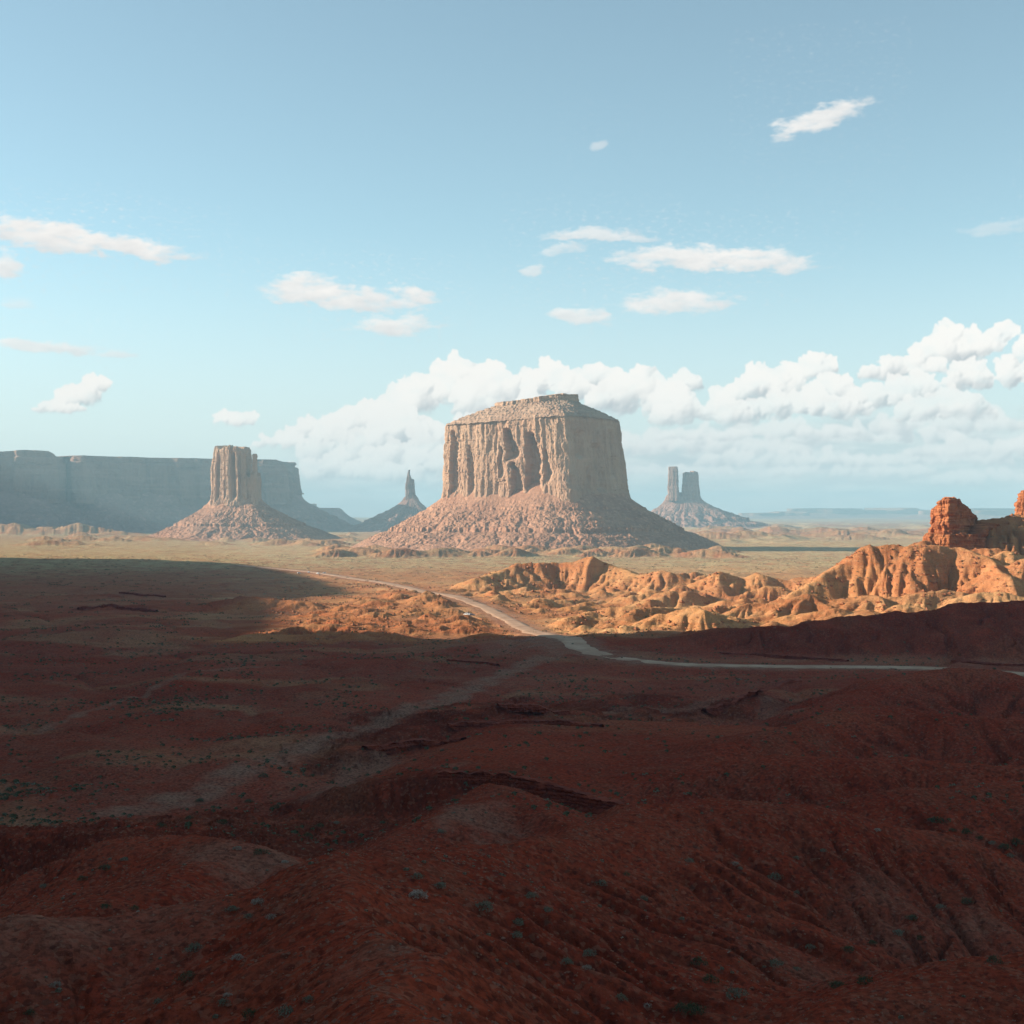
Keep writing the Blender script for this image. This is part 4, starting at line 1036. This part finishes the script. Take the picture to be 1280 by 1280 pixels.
def pick_veg(d0, d1, thr, f=1.0):
    def g(R, N):
        D = np.exp(R.uniform(math.log(d0), math.log(d1), N * 6)); px = R.uniform(-20, 1300, N * 6); x = (px - 640) / F * D
        w = np.clip(fbm(x / 55, D / 40, 4, 91) + .15, 0, 1) + .25 * sample(VEG, x, D) + .04
        w = w * (1 - sample(MND, x, D) * .75) * (1 - sample(PALE, x, D) * .8)
        k = R.rand(N * 6) < w * thr
        return x[k][:N], D[k][:N]
    return g
scatter('sagebrush', 1500, pick_veg(110, 300, .8), (.10, .42), ML[0], 15)
scatter('sagebrush', 500, pick_veg(110, 300, .8), (.08, .24), ML[2], 16)
scatter('sagebrush', 5200, pick_veg(290, 900, .9), (.35, 1.1), ML[1], 5)
scatter('sagebrush', 2600, pick_veg(280, 1100, .8), (.3, .9), ML[0], 6)
scatter('sagebrush', 5200, pick_veg(900, 2700, .9), (.6, 1.9), ML[1], 7, 8)
# small stones lying on the near slopes
def pick_near(R, N):
    D = R.uniform(75, 330, N); px = R.uniform(-20, 1300, N); return (px - 640) / F * D, D
def stones(N, seed, pick=None, lo=.05, hi=.28, name='gravel', cols=((0.30, 0.14, 0.09), (0.20, 0.075, 0.05))):
    R = np.random.RandomState(seed)
    ico = np.array([(1, 0, 0), (-1, 0, 0), (0, 1, 0), (0, -1, 0), (0, 0, 1), (0, 0, -1)], float)
    fcs = np.array([(0, 2, 4), (2, 1, 4), (1, 3, 4), (3, 0, 4), (2, 0, 5), (1, 2, 5), (3, 1, 5), (0, 3, 5)])
    xs, ys = (pick or pick_near)(R, N); N = len(xs); zs = sample(GZ, xs, ys); sc = lo + hi * R.rand(N) ** 7
    V = ico[None] * (sc[:, None, None] * R.uniform(.6, 1.2, (N, 6, 1))) * np.array([1.1, 1, .7]) + np.stack([xs, ys, zs], -1)[:, None, :]
    Fs = fcs[None] + (np.arange(N) * 6)[:, None, None]
    o = mesh_obj(name, V.reshape(-1, 3), Fs.reshape(-1, 3), mat_plain('red_stone', cols[0], c2=cols[1]), smooth=False)
    tag(o, kind='stuff')
stones(60000, 9)
def pick_lit(R, N):
    D = R.uniform(860, 1560, N * 4); px = R.uniform(330, 1300, N * 4); x = (px - 640) / F * D
    w = np.clip(fbm(x / 40, D / 40, 3, 431) + .1, 0, 1) + .6 * sstep(.4, .9, sample(ST, x, D)); k = (R.rand(N * 4) < w) & (sample(PALE, x, D) < .4)
    return x[k][:N], D[k][:N]
stones(16000, 19, pick_lit, .35, 2.0, 'rubble', ((0.40, 0.17, 0.08), (0.27, 0.10, 0.05)))
scatter('sagebrush', 3500, pick_lit, (.4, 1.3), ML[0], 21, 10)

# ------------------------------------------------------------------ vehicles
M_WHITE = mat_plain('white_paint', (0.82, 0.82, 0.80), rough=.35, c2=(0.78, 0.78, 0.77)); M_SILVER = mat_plain('silver_paint', (0.42, 0.43, 0.46), rough=.35)
M_GLASS = mat_plain('dark_glass', (0.03, 0.035, 0.04), rough=.1); M_TYRE = mat_plain('tyre_rubber', (0.03, 0.03, 0.03)); M_RIM = mat_plain('wheel_rim', (0.4, 0.4, 0.4), rough=.4)
def extr(name, prof, w, mat, parent, inset=0.0):
    """side profile (x,z) swept across width, with inset top corners"""
    n = len(prof); V = []
    for s in (-1, -.92, .92, 1):
        for (x, z) in prof:
            k = 0.94 if abs(s) == 1 else 1.0
            V.append((x * (k if abs(s) == 1 else 1), s * (w / 2 - inset * max(0, z - .9)), (z - .7) * k + .7))
    V = np.array(V); Fq = []
    for j in range(3):
        for i in range(n): Fq.append((j * n + i, j * n + (i + 1) % n, (j + 1) * n + (i + 1) % n, (j + 1) * n + i))
    me = bpy.data.meshes.new(name); me.from_pydata([tuple(v) for v in V], [], [tuple(f) for f in Fq] + [tuple(range(n))[::-1], tuple(range(3 * n, 4 * n))])
    me.materials.append(mat); o = bpy.data.objects.new(name, me); C.objects.link(o); o.parent = parent; return o
def wheel(x, y, parent):
    n = 20; V = []; 
    for (r, yy) in ((.0, -.11), (.22, -.11), (.22, -.12), (.33, -.12), (.36, -.08), (.36, .08), (.33, .12), (.0, .12)):
        for k in range(n): V.append((x + r * math.cos(2 * math.pi * k / n), y + yy * (1 if y > 0 else -1) * -1, .36 + r * math.sin(2 * math.pi * k / n)))
    V = np.array(V); f = grid_faces(n, 8, True)
    t_ = mesh_obj('wheel', V[n * 2:], grid_faces(n, 6, True), M_TYRE, parent); mesh_obj('rim', V[:n * 2], grid_faces(n, 2, True), M_RIM, t_)
def car(name, label, loc, rz_, paint, group=None):
    e = empty(name, loc); e.rotation_euler = (0, 0, rz_)
    extr('body', [(-2.3, .35), (-2.35, .8), (-2.2, .98), (-1.2, 1.02), (1.1, 1.0), (2.1, .88), (2.3, .7), (2.3, .35)], 1.85, paint, e)
    extr('cabin', [(-2.15, .98), (-1.95, 1.55), (-1.6, 1.66), (.2, 1.66), (.5, 1.6), (1.15, 1.0)], 1.7, paint, e, .12)
    extr('side_window', [(-1.9, 1.06), (-1.75, 1.5), (.25, 1.52), (.85, 1.06)], 1.74, M_GLASS, e, .12)
    extr('windscreen', [(.52, 1.55), (.58, 1.56), (1.14, 1.06), (1.05, 1.04)], 1.45, M_GLASS, e, .1)
    for x in (-1.4, 1.4):
        for y in (-.86, .86): wheel(x, y, e)
    for y in (-.7, .7): 
        mesh_obj('headlight', np.array([(2.29, y - .18, .68), (2.32, y + .18, .68), (2.27, y + .18, .82), (2.25, y - .18, .82), (2.2, y - .18, .68), (2.2, y + .18, .68), (2.2, y + .18, .82), (2.2, y - .18, .82)]), np.array([(0, 1, 2, 3), (4, 7, 6, 5), (0, 4, 5, 1), (1, 5, 6, 2), (2, 6, 7, 3), (3, 7, 4, 0)]), M_RIM, e, smooth=False)
    tag(e, label, 'car', group); return e
for nm, lb, px, py, rz_, pt in [('parked_car', 'white car parked on the dirt pull-off beside the road in the sun', 583, 769, 2.5, M_WHITE), ('parked_car', 'silver car parked just right of the white one beside the road', 590, 769.5, .3, M_SILVER)]:
    q = cast(px, py, 600); e_ = car(nm, lb, (q[0], q[1], q[2] + .05), rz_, pt)
q = [(374, 717), (386, 716), (397, 717.5), (405, 717)]
for i, (px, py) in enumerate(q):
    c_ = cast(px, py, 1200)
    car('parked_car', 'tiny white vehicle parked by the far road where it enters the shade', (c_[0], c_[1], c_[2] + .1), 0.4 + i, M_WHITE, 'vehicles parked by the far road')

# ------------------------------------------------------------------ haze
hx = 20600.0
hv = [(-hx, -hx, -14), (hx, -hx, -14), (hx, hx, -14), (-hx, hx, -14), (-hx, -hx, 372), (hx, -hx, 372), (hx, hx, 372), (-hx, hx, 372)]
hf = [(0, 3, 2, 1), (4, 5, 6, 7), (0, 1, 5, 4), (1, 2, 6, 5), (2, 3, 7, 6), (3, 0, 4, 7)]
m, nt_ = new_mat('pale_haze')
vol = nt_.nodes.new('ShaderNodeVolumePrincipled'); out = nt_.nodes.new('ShaderNodeOutputMaterial')
vol.inputs['Color'].default_value = (0.48, 0.77, 0.91, 1); vol.inputs['Density'].default_value = 0.85e-4; vol.inputs['Anisotropy'].default_value = 0.0
nt_.links.new(vol.outputs[0], out.inputs['Volume'])
hz = mesh_obj('haze', np.array(hv, float), np.array(hf), m, smooth=False); tag(hz, kind='stuff')

# ------------------------------------------------------------------ sky with clouds (all laid out by world azimuth and elevation)
W = bpy.data.worlds.new('World'); bpy.context.scene.world = W; W.use_nodes = True
nt_ = W.node_tree
for n_ in list(nt_.nodes): nt_.nodes.remove(n_)
nb = NB(nt_)
sky = nb.n('ShaderNodeTexSky', sky_type='NISHITA'); sky.sun_disc = False; sky.sun_elevation = SUN_EL
sky.sun_rotation = math.radians(270) - SUN_TH
sky.altitude = 1600; sky.air_density = 1.0; sky.dust_density = 0.7; sky.ozone_density = 1.2
gen = nb.n('ShaderNodeTexCoord').outputs['Generated']
sp = nb.n('ShaderNodeSeparateXYZ'); nb.put(sp.inputs[0], gen)
az = nb.math('ARCTAN2', sp.outputs[0], sp.outputs[1]); el = nb.math('ARCSINE', sp.outputs[2])
cmb = nb.n('ShaderNodeCombineXYZ'); nb.put(cmb.inputs[0], az); nb.put(cmb.inputs[1], el)
AE = cmb.outputs[0]           # (azimuth, elevation, 0) in radians
def ae(px, py):
    return math.atan((px - 640) / F), math.atan((HZ - py) / math.hypot(F, px - 640))
SKYC = nb
# cloud list: centre px, py, half-width, half-height (photo px), rotation (deg), strength
CUM = [ # heaped clouds
 (350,552,40,16,0,1),(395,540,45,22,0,1),(450,530,52,32,-10,1.1),(500,505,45,32,-15,1.1),(560,485,52,36,-10,1.2),(545,540,95,34,0,1.0),(620,500,60,40,0,1.1),(680,485,58,26,0,1.1),(740,480,50,24,0,1.1),
 (800,500,70,34,5,1.0),(850,485,28,20,-20,.9),(880,515,70,28,0,.9),(955,485,62,26,-10,1.0),(1010,465,34,20,-10,1.1),(1040,490,34,24,0,1),(1000,510,90,22,0,.9),(1130,460,55,20,0,1.0),(1180,440,36,30,0,1.1),(1185,418,22,16,0,1.1),(1240,435,55,26,0,1.15),(1250,470,70,28,0,1.0),
 (1110,495,60,24,-10,.9),(1180,510,60,26,0,.8),(430,590,110,22,0,.9),(520,580,120,26,0,.9),(700,560,300,60,0,.75),(900,570,240,60,0,.7),(1120,565,220,60,0,.68),(1250,530,90,50,0,.6),(480,560,120,30,0,.85),
 (95,497,32,20,-18,1.0),(70,510,34,12,0,1.0),(115,482,17,16,0,1.0),(298,526,36,13,0,1.05),(-30,500,20,20,0,.6)]
FLAT = [ # smooth lens-shaped and streaky clouds
 (35,294,90,19,8,1.15),(100,303,90,14,7,1.1),(165,313,82,13,6,1.1),(5,335,16,18,0,.9),(55,435,72,8,0,.8),(145,444,24,5,0,.6),(385,366,62,19,3,1.1),(445,378,75,15,4,1.1),(515,369,36,11,8,1.0),(490,410,60,13,-2,1.1),
 (740,294,66,9,0,.75),(700,315,30,9,-10,.5),(660,340,18,8,0,.6),(850,326,95,16,2,1.1),(940,329,85,15,4,1.1),(850,380,78,17,0,1.1),(720,397,48,10,5,.85),(1025,150,62,15,-14,.95),(750,183,14,6,-20,.4),(1245,287,45,10,0,.35),(20,380,22,6,0,.4),(800,300,25,5,0,.5)]

# the clouds are worked out here as heaps of rounded puffs, each lit from the sun's side, on a map whose axes are azimuth and elevation
U0, U1, E0, E1 = -0.80, 0.80, -0.03, 0.62
CW, CH = int((U1 - U0) * F), int((E1 - E0) * F)
CLC = np.zeros((CH, CW, 3), np.float32); CLA = np.zeros((CH, CW), np.float32)
def blur(a, s):
    if s <= 0: return a
    k = int(s * 3) + 1; x = np.arange(-k, k + 1); g = np.exp(-x * x / (2.0 * s * s)); g /= g.sum()
    a = np.apply_along_axis(lambda m: np.convolve(np.pad(m, k, mode='edge'), g, 'valid'), 0, a)
    return np.apply_along_axis(lambda m: np.convolve(np.pad(m, k, mode='edge'), g, 'valid'), 1, a)
def comp(x0, y0, col, al):
    h, w = al.shape
    ax0, ay0 = max(x0, 0), max(y0, 0); ax1, ay1 = min(x0 + w, CW), min(y0 + h, CH)
    if ax1 <= ax0 or ay1 <= ay0: return
    s_ = (slice(ay0 - y0, ay1 - y0), slice(ax0 - x0, ax1 - x0)); d_ = (slice(ay0, ay1), slice(ax0, ax1))
    A = al[s_][..., None]
    CLC[d_] = CLC[d_] * (1 - A) + col[s_] * A
    CLA[d_] = CLA[d_] * (1 - al[s_]) + al[s_]
def heap(px, py, a, b, rot, st, seed, soft=1.0, haze_=0.0, tilt=0.0):
    """heaped cloud, flat below"""
    R = np.random.RandomState(seed)
    u, v = ae(px, py); cx = (u - U0) * F; cy = (v - E0) * F
    pad = int(max(a, b) * .7 + 20); x0 = int(cx - a - pad); y0 = int(cy - b - pad); w = int(2 * a + 2 * pad); h = int(2 * b + 2 * pad)
    Yg, Xg = np.mgrid[0:h, 0:w].astype(np.float64); Xg = Xg + x0 - cx; Yg = Yg + y0 - cy
    WX = Xg + 5.0 * fbm((Xg + cx) / 26, (Yg + cy) / 26, 4, 311) + 1.6 * fbm((Xg + cx) / 6, (Yg + cy) / 6, 3, 321)
    WY = Yg + 5.0 * fbm((Xg + cx) / 26 + 40, (Yg + cy) / 26, 4, 312) + 1.6 * fbm((Xg + cx) / 6, (Yg + cy) / 6 + 9, 3, 322)
    H = np.zeros_like(Xg) - 1e3
    tr = math.tan(math.radians(rot))
    pts_ = []
    n0 = int(10 + a / b * 7)
    for i in range(n0):
        q = R.uniform(-1, 1); top = math.sqrt(max(0, 1 - q * q)) * (0.55 + .45 * R.rand())
        r = b * R.uniform(.26, .5); x = q * (a - r * .6); y = -b * .45 + top * b * 1.25 * R.uniform(.15, 1) - x * tr * 1.0
        pts_.append((x, y, r, R.uniform(0, .6) * b))
    for gen_ in range(2):
        for (x, y, r, z) in list(pts_[-(n0 * (1 if gen_ == 0 else 4)):]):
            for k in range(5):
                t_ = R.uniform(-.5, math.pi + .5); rr = r * R.uniform(.28, .52)
                if rr < 1.6: continue
                pts_.append((x + math.cos(t_) * r * .85, y + math.sin(t_) * r * .85, rr, z + r * R.uniform(0, .55)))
    for (x, y, r, z) in pts_:
        i0 = max(0, int(x + cx - x0 - r - 14)); i1 = min(w, int(x + cx - x0 + r + 14)); j0 = max(0, int(y + cy - y0 - r - 14)); j1 = min(h, int(y + cy - y0 + r + 14))
        if i1 <= i0 or j1 <= j0: continue
        dx = WX[j0:j1, i0:i1] - x; dy = WY[j0:j1, i0:i1] - y
        q = r * r - dx * dx - dy * dy
        H[j0:j1, i0:i1] = np.maximum(H[j0:j1, i0:i1], np.where(q > 0, z + np.sqrt(np.maximum(q, 0)), -1e3))
    m = (H > -100).astype(float)
    base = sstep(-b * .62, -b * .30, WY + WX * tr + 2.5 * fbm(Xg / 22, Yg / 9, 3, 331))
    al = blur(m, 1.0 * soft); al = sstep(.10, .98, al) * (.10 + .90 * base) * np.clip(0.97 + .18 * fbm(Xg / 30 + seed, Yg / 18, 4, 333), 0, 1)
    Hs = blur(np.where(m > 0, H, 0), 1.2 * soft) / np.maximum(blur(m, 1.2 * soft), .05)
    Hb = blur(Hs * m, 7.0) / np.maximum(blur(m, 7.0), .05)
    gy_, gx_ = np.gradient(Hs * .6 + Hb * 1.15)
    nz_ = 1 / np.sqrt(1 + gx_ ** 2 + gy_ ** 2); ln = (0.62 * gx_ - 0.50 * gy_) * nz_ + 0.55 * nz_
    ln = np.clip(ln * .75 + .30, 0, 1)
    hgt = sstep(-b * .75, b * .65, Yg + Xg * tr)
    lum = np.clip(.31 + .48 * ln + .42 * hgt, 0, 1) ; lum = lum * (.93 + .07 * st)
    dark = np.array([.54, .575, .60]); lite = np.array([1.03, .99, .935]); hz_ = np.array([.66, .735, .76])
    c_ = dark + (lite - dark) * sstep(.36, .98, lum)[..., None]
    c_ = c_ * (1 - haze_) + hz_ * haze_
    comp(x0, y0, c_.astype(np.float32), np.clip(al * min(1, st), 0, 1).astype(np.float32))
def lens(px, py, a, b, rot, st, seed):
    """smooth, streaky flat cloud"""
    u, v = ae(px, py); cx = (u - U0) * F; cy = (v - E0) * F
    pad = 40; x0 = int(cx - a - pad); y0 = int(cy - a - pad) if abs(rot) > 10 else int(cy - b - pad); w = int(2 * a + 2 * pad); h = int(2 * (cy - y0))
    Yg, Xg = np.mgrid[0:h, 0:w].astype(np.float64); Xg = Xg + x0 - cx; Yg = Yg + y0 - cy
    t_ = math.radians(-rot); X = Xg * math.cos(t_) + Yg * math.sin(t_); Y = -Xg * math.sin(t_) + Yg * math.cos(t_)
    X = X + 8 * fbm((Xg + cx) / 50, (Yg + cy) / 25, 4, 341); Y = Y + min(5.5, b * .4) * fbm((Xg + cx) / 42 + 9, (Yg + cy) / 24, 4, 342) + .9 * fbm((Xg + cx) / 7, (Yg + cy) / 6, 3, 343)
    up_ = np.where(Y > 0, 1.0, 1.35)
    d2 = (X / a) ** 2 + (Y * up_ / b) ** 2 * (1 + .5 * (X / a) ** 2)
    th = np.clip(1 - d2, 0, 1) + .42 * fbm((Xg + cx) / 38, (Yg + cy) / 10, 5, 346) * (d2 < 1.6) * sstep(1.6, .7, d2)
    al = sstep(.0, 1.0, th + .16 * fbm((Xg + cx) / 9, (Yg + cy) / 4, 4, 349)) ** .9 * min(1, st) * .95
    lum = np.clip(.50 + .42 * Y / b + .16 * X / a * -1 + .22 * fbm((Xg + cx) / 24, (Yg + cy) / 9, 4, 348), 0, 1)
    dark = np.array([.73, .735, .74]); lite = np.array([1.0, .96, .915])
    c_ = dark + (lite - dark) * lum[..., None]
    comp(x0, y0, c_.astype(np.float32), np.clip(al, 0, 1).astype(np.float32))
# thin low veil first, then the far banks, then the near heaps
Yg, Xg = np.mgrid[0:CH, 0:CW].astype(np.float64)
el_ = Yg / F + E0; azp = Xg / F + U0
bank = sstep(-.175, -.12, azp) * (1 - 0.35 * sstep(.22, .5, azp))
vn = fbm(Xg / 150, Yg / 26, 6, 361)
top_ = .062 + .016 * sstep(.0, .3, azp) + .012 * fbm(Xg / 120, Yg * 0, 3, 365)
va = bank * sstep(0.0, -.03, el_ - top_ + .014 * vn) * (.62 + .30 * sstep(-.35, .45, vn))
va = np.maximum(va, (.45 + .35 * sstep(-.25, 0, azp)) * sstep(.055, .0, el_) * sstep(-1.0, .3, vn))
vs = sstep(-.5, .6, fbm(Xg / 70 + 5, Yg / 14, 6, 371))
vc = np.array([.56, .64, .67]) + (np.array([.80, .82, .81]) - np.array([.56, .64, .67])) * vs[..., None]
vc = vc * (1 - .45 * sstep(.05, .0, el_)[..., None]) + np.array([.84, .86, .85]) * .45 * sstep(.05, .0, el_)[..., None]
comp(0, 0, vc.astype(np.float32), np.clip(va, 0, 1).astype(np.float32))
del Yg, Xg, vn, va, vs, vc, el_, azp, bank, top_
FARC = [(430,592,80,12),(520,585,90,14),(610,600,80,14),(470,572,90,16),(840,590,90,12),(900,560,110,20),(980,575,110,16),(1060,590,110,14),(1090,545,110,20),(1160,575,100,16),(1230,560,90,24),(1260,600,90,14),(820,555,80,20),(980,540,90,18),(700,560,90,20),(1180,530,90,22),(880,545,60,14),
        (1400,560,140,26),(1550,540,150,30),(1700,570,150,24),(-160,590,120,16),(-350,570,140,22)]
for i, (px, py, a, b) in enumerate(FARC):
    heap(px, py, a, b, 0, .80, 1000 + i, 1.7, .30)
order = sorted(range(len(CUM)), key=lambda i: -(HZ - CUM[i][1]) )
for i in order:
    px, py, a, b, rot, st = CUM[i]
    if b >= 50: continue
    heap(px, py, a * .92, b * 1.15, rot, st, 1100 + i, 1.0, .02 if py < 530 else .09)
for i, c_ in enumerate(FLAT): lens(c_[0], c_[1], c_[2] * 1.12, c_[3] * 1.3, c_[4], c_[5] * 1.05, 1200 + i)
for i, c_ in enumerate([(1500, 470, 90, 34, 0, 1.0), (1620, 500, 120, 36, 0, 1.0), (-300, 520, 60, 22, 0, 1.0), (-520, 500, 80, 30, 0, 1.0)]): heap(*c_, 1300 + i, 1.0, .1)
for i, c_ in enumerate([(1450, 250, 120, 18, 3, 1.0), (-250, 330, 120, 18, -3, 1.0), (1700, 330, 90, 16, 0, 1.0)]): lens(*c_, 1400 + i)
# premultiply edges stay clean: colour is stored next to its cover
cim = bpy.data.images.new('cloud_map', CW, CH, alpha=True, float_buffer=True)
cim.colorspace_settings.name = 'Non-Color'; cim.alpha_mode = 'CHANNEL_PACKED'
colr = CLC / np.maximum(CLA, 1e-3)[..., None]
buf = np.concatenate([np.clip(colr, 0, 1.2), CLA[..., None]], -1).astype(np.float32)
cim.pixels.foreach_set(buf.ravel()); cim.update(); cim.pack()
del buf, colr, CLC, CLA
mp_ = nb.n('ShaderNodeMapping'); nb.put(mp_.inputs['Vector'], AE)
mp_.inputs['Scale'].default_value = (1 / (U1 - U0), 1 / (E1 - E0), 1); mp_.inputs['Location'].default_value = (-U0 / (U1 - U0), -E0 / (E1 - E0), 0)
it = nb.n('ShaderNodeTexImage'); it.image = cim; it.extension = 'CLIP'; it.interpolation = 'Linear'; nb.put(it.inputs[0], mp_.outputs[0])
CL = CLOUD_GAIN
hsv = nb.n('ShaderNodeHueSaturation'); hsv.inputs['Saturation'].default_value = 0.72; nb.put(hsv.inputs['Color'], sky.outputs[0])
SKY_COL = nb.vmath('MULTIPLY', hsv.outputs[0], SKY_TINT)
SKY_COL = nb.mix(nb.mapr(el, 0.20, -0.01, 0.0, 0.85), SKY_COL, tuple(v * CL for v in (0.74, 0.785, 0.815)))
s2 = nb.mix(it.outputs['Alpha'], SKY_COL, nb.vmath('SCALE', it.outputs['Color'], scale=CL))
bg = nb.n('ShaderNodeBackground'); nb.put(bg.inputs[0], s2); bg.inputs[1].default_value = SKY_STR
wo = nb.n('ShaderNodeOutputWorld'); nb.put(wo.inputs[0], bg.outputs[0])

# ------------------------------------------------------------------ sun, camera, render
sd = bpy.data.lights.new('sun', 'SUN'); sd.energy = 5.0; sd.angle = math.radians(0.5); sd.color = (1.0, 0.86, 0.70)
so = bpy.data.objects.new('sun', sd); C.objects.link(so)
d = Vector((math.cos(SUN_EL) * math.cos(SUN_TH), math.cos(SUN_EL) * math.sin(SUN_TH), -math.sin(SUN_EL)))
so.rotation_euler = d.to_track_quat('-Z', 'Y').to_euler(); so.location = (-300, 0, 400)
cd = bpy.data.cameras.new('camera'); cam = bpy.data.objects.new('camera', cd); C.objects.link(cam)
cd.sensor_width = 56.0; cd.lens = 56.0 * F / 1280.0; cd.clip_start = 0.5; cd.clip_end = 60000
cam.location = (0, 0, CAMZ); cam.rotation_euler = (math.radians(90) + math.atan((HZ - 640) / F), 0, 0)
sc = bpy.context.scene; sc.camera = cam
sc.view_settings.view_transform = 'Standard'; sc.view_settings.look = 'None'; sc.view_settings.exposure = EXPO; sc.view_settings.gamma = 1.0
sc.render.engine = 'CYCLES'
sc.cycles.max_bounces = 4; sc.cycles.diffuse_bounces = 2; sc.cycles.volume_bounces = 0; sc.cycles.transparent_max_bounces = 8
sc.cycles.use_denoising = True
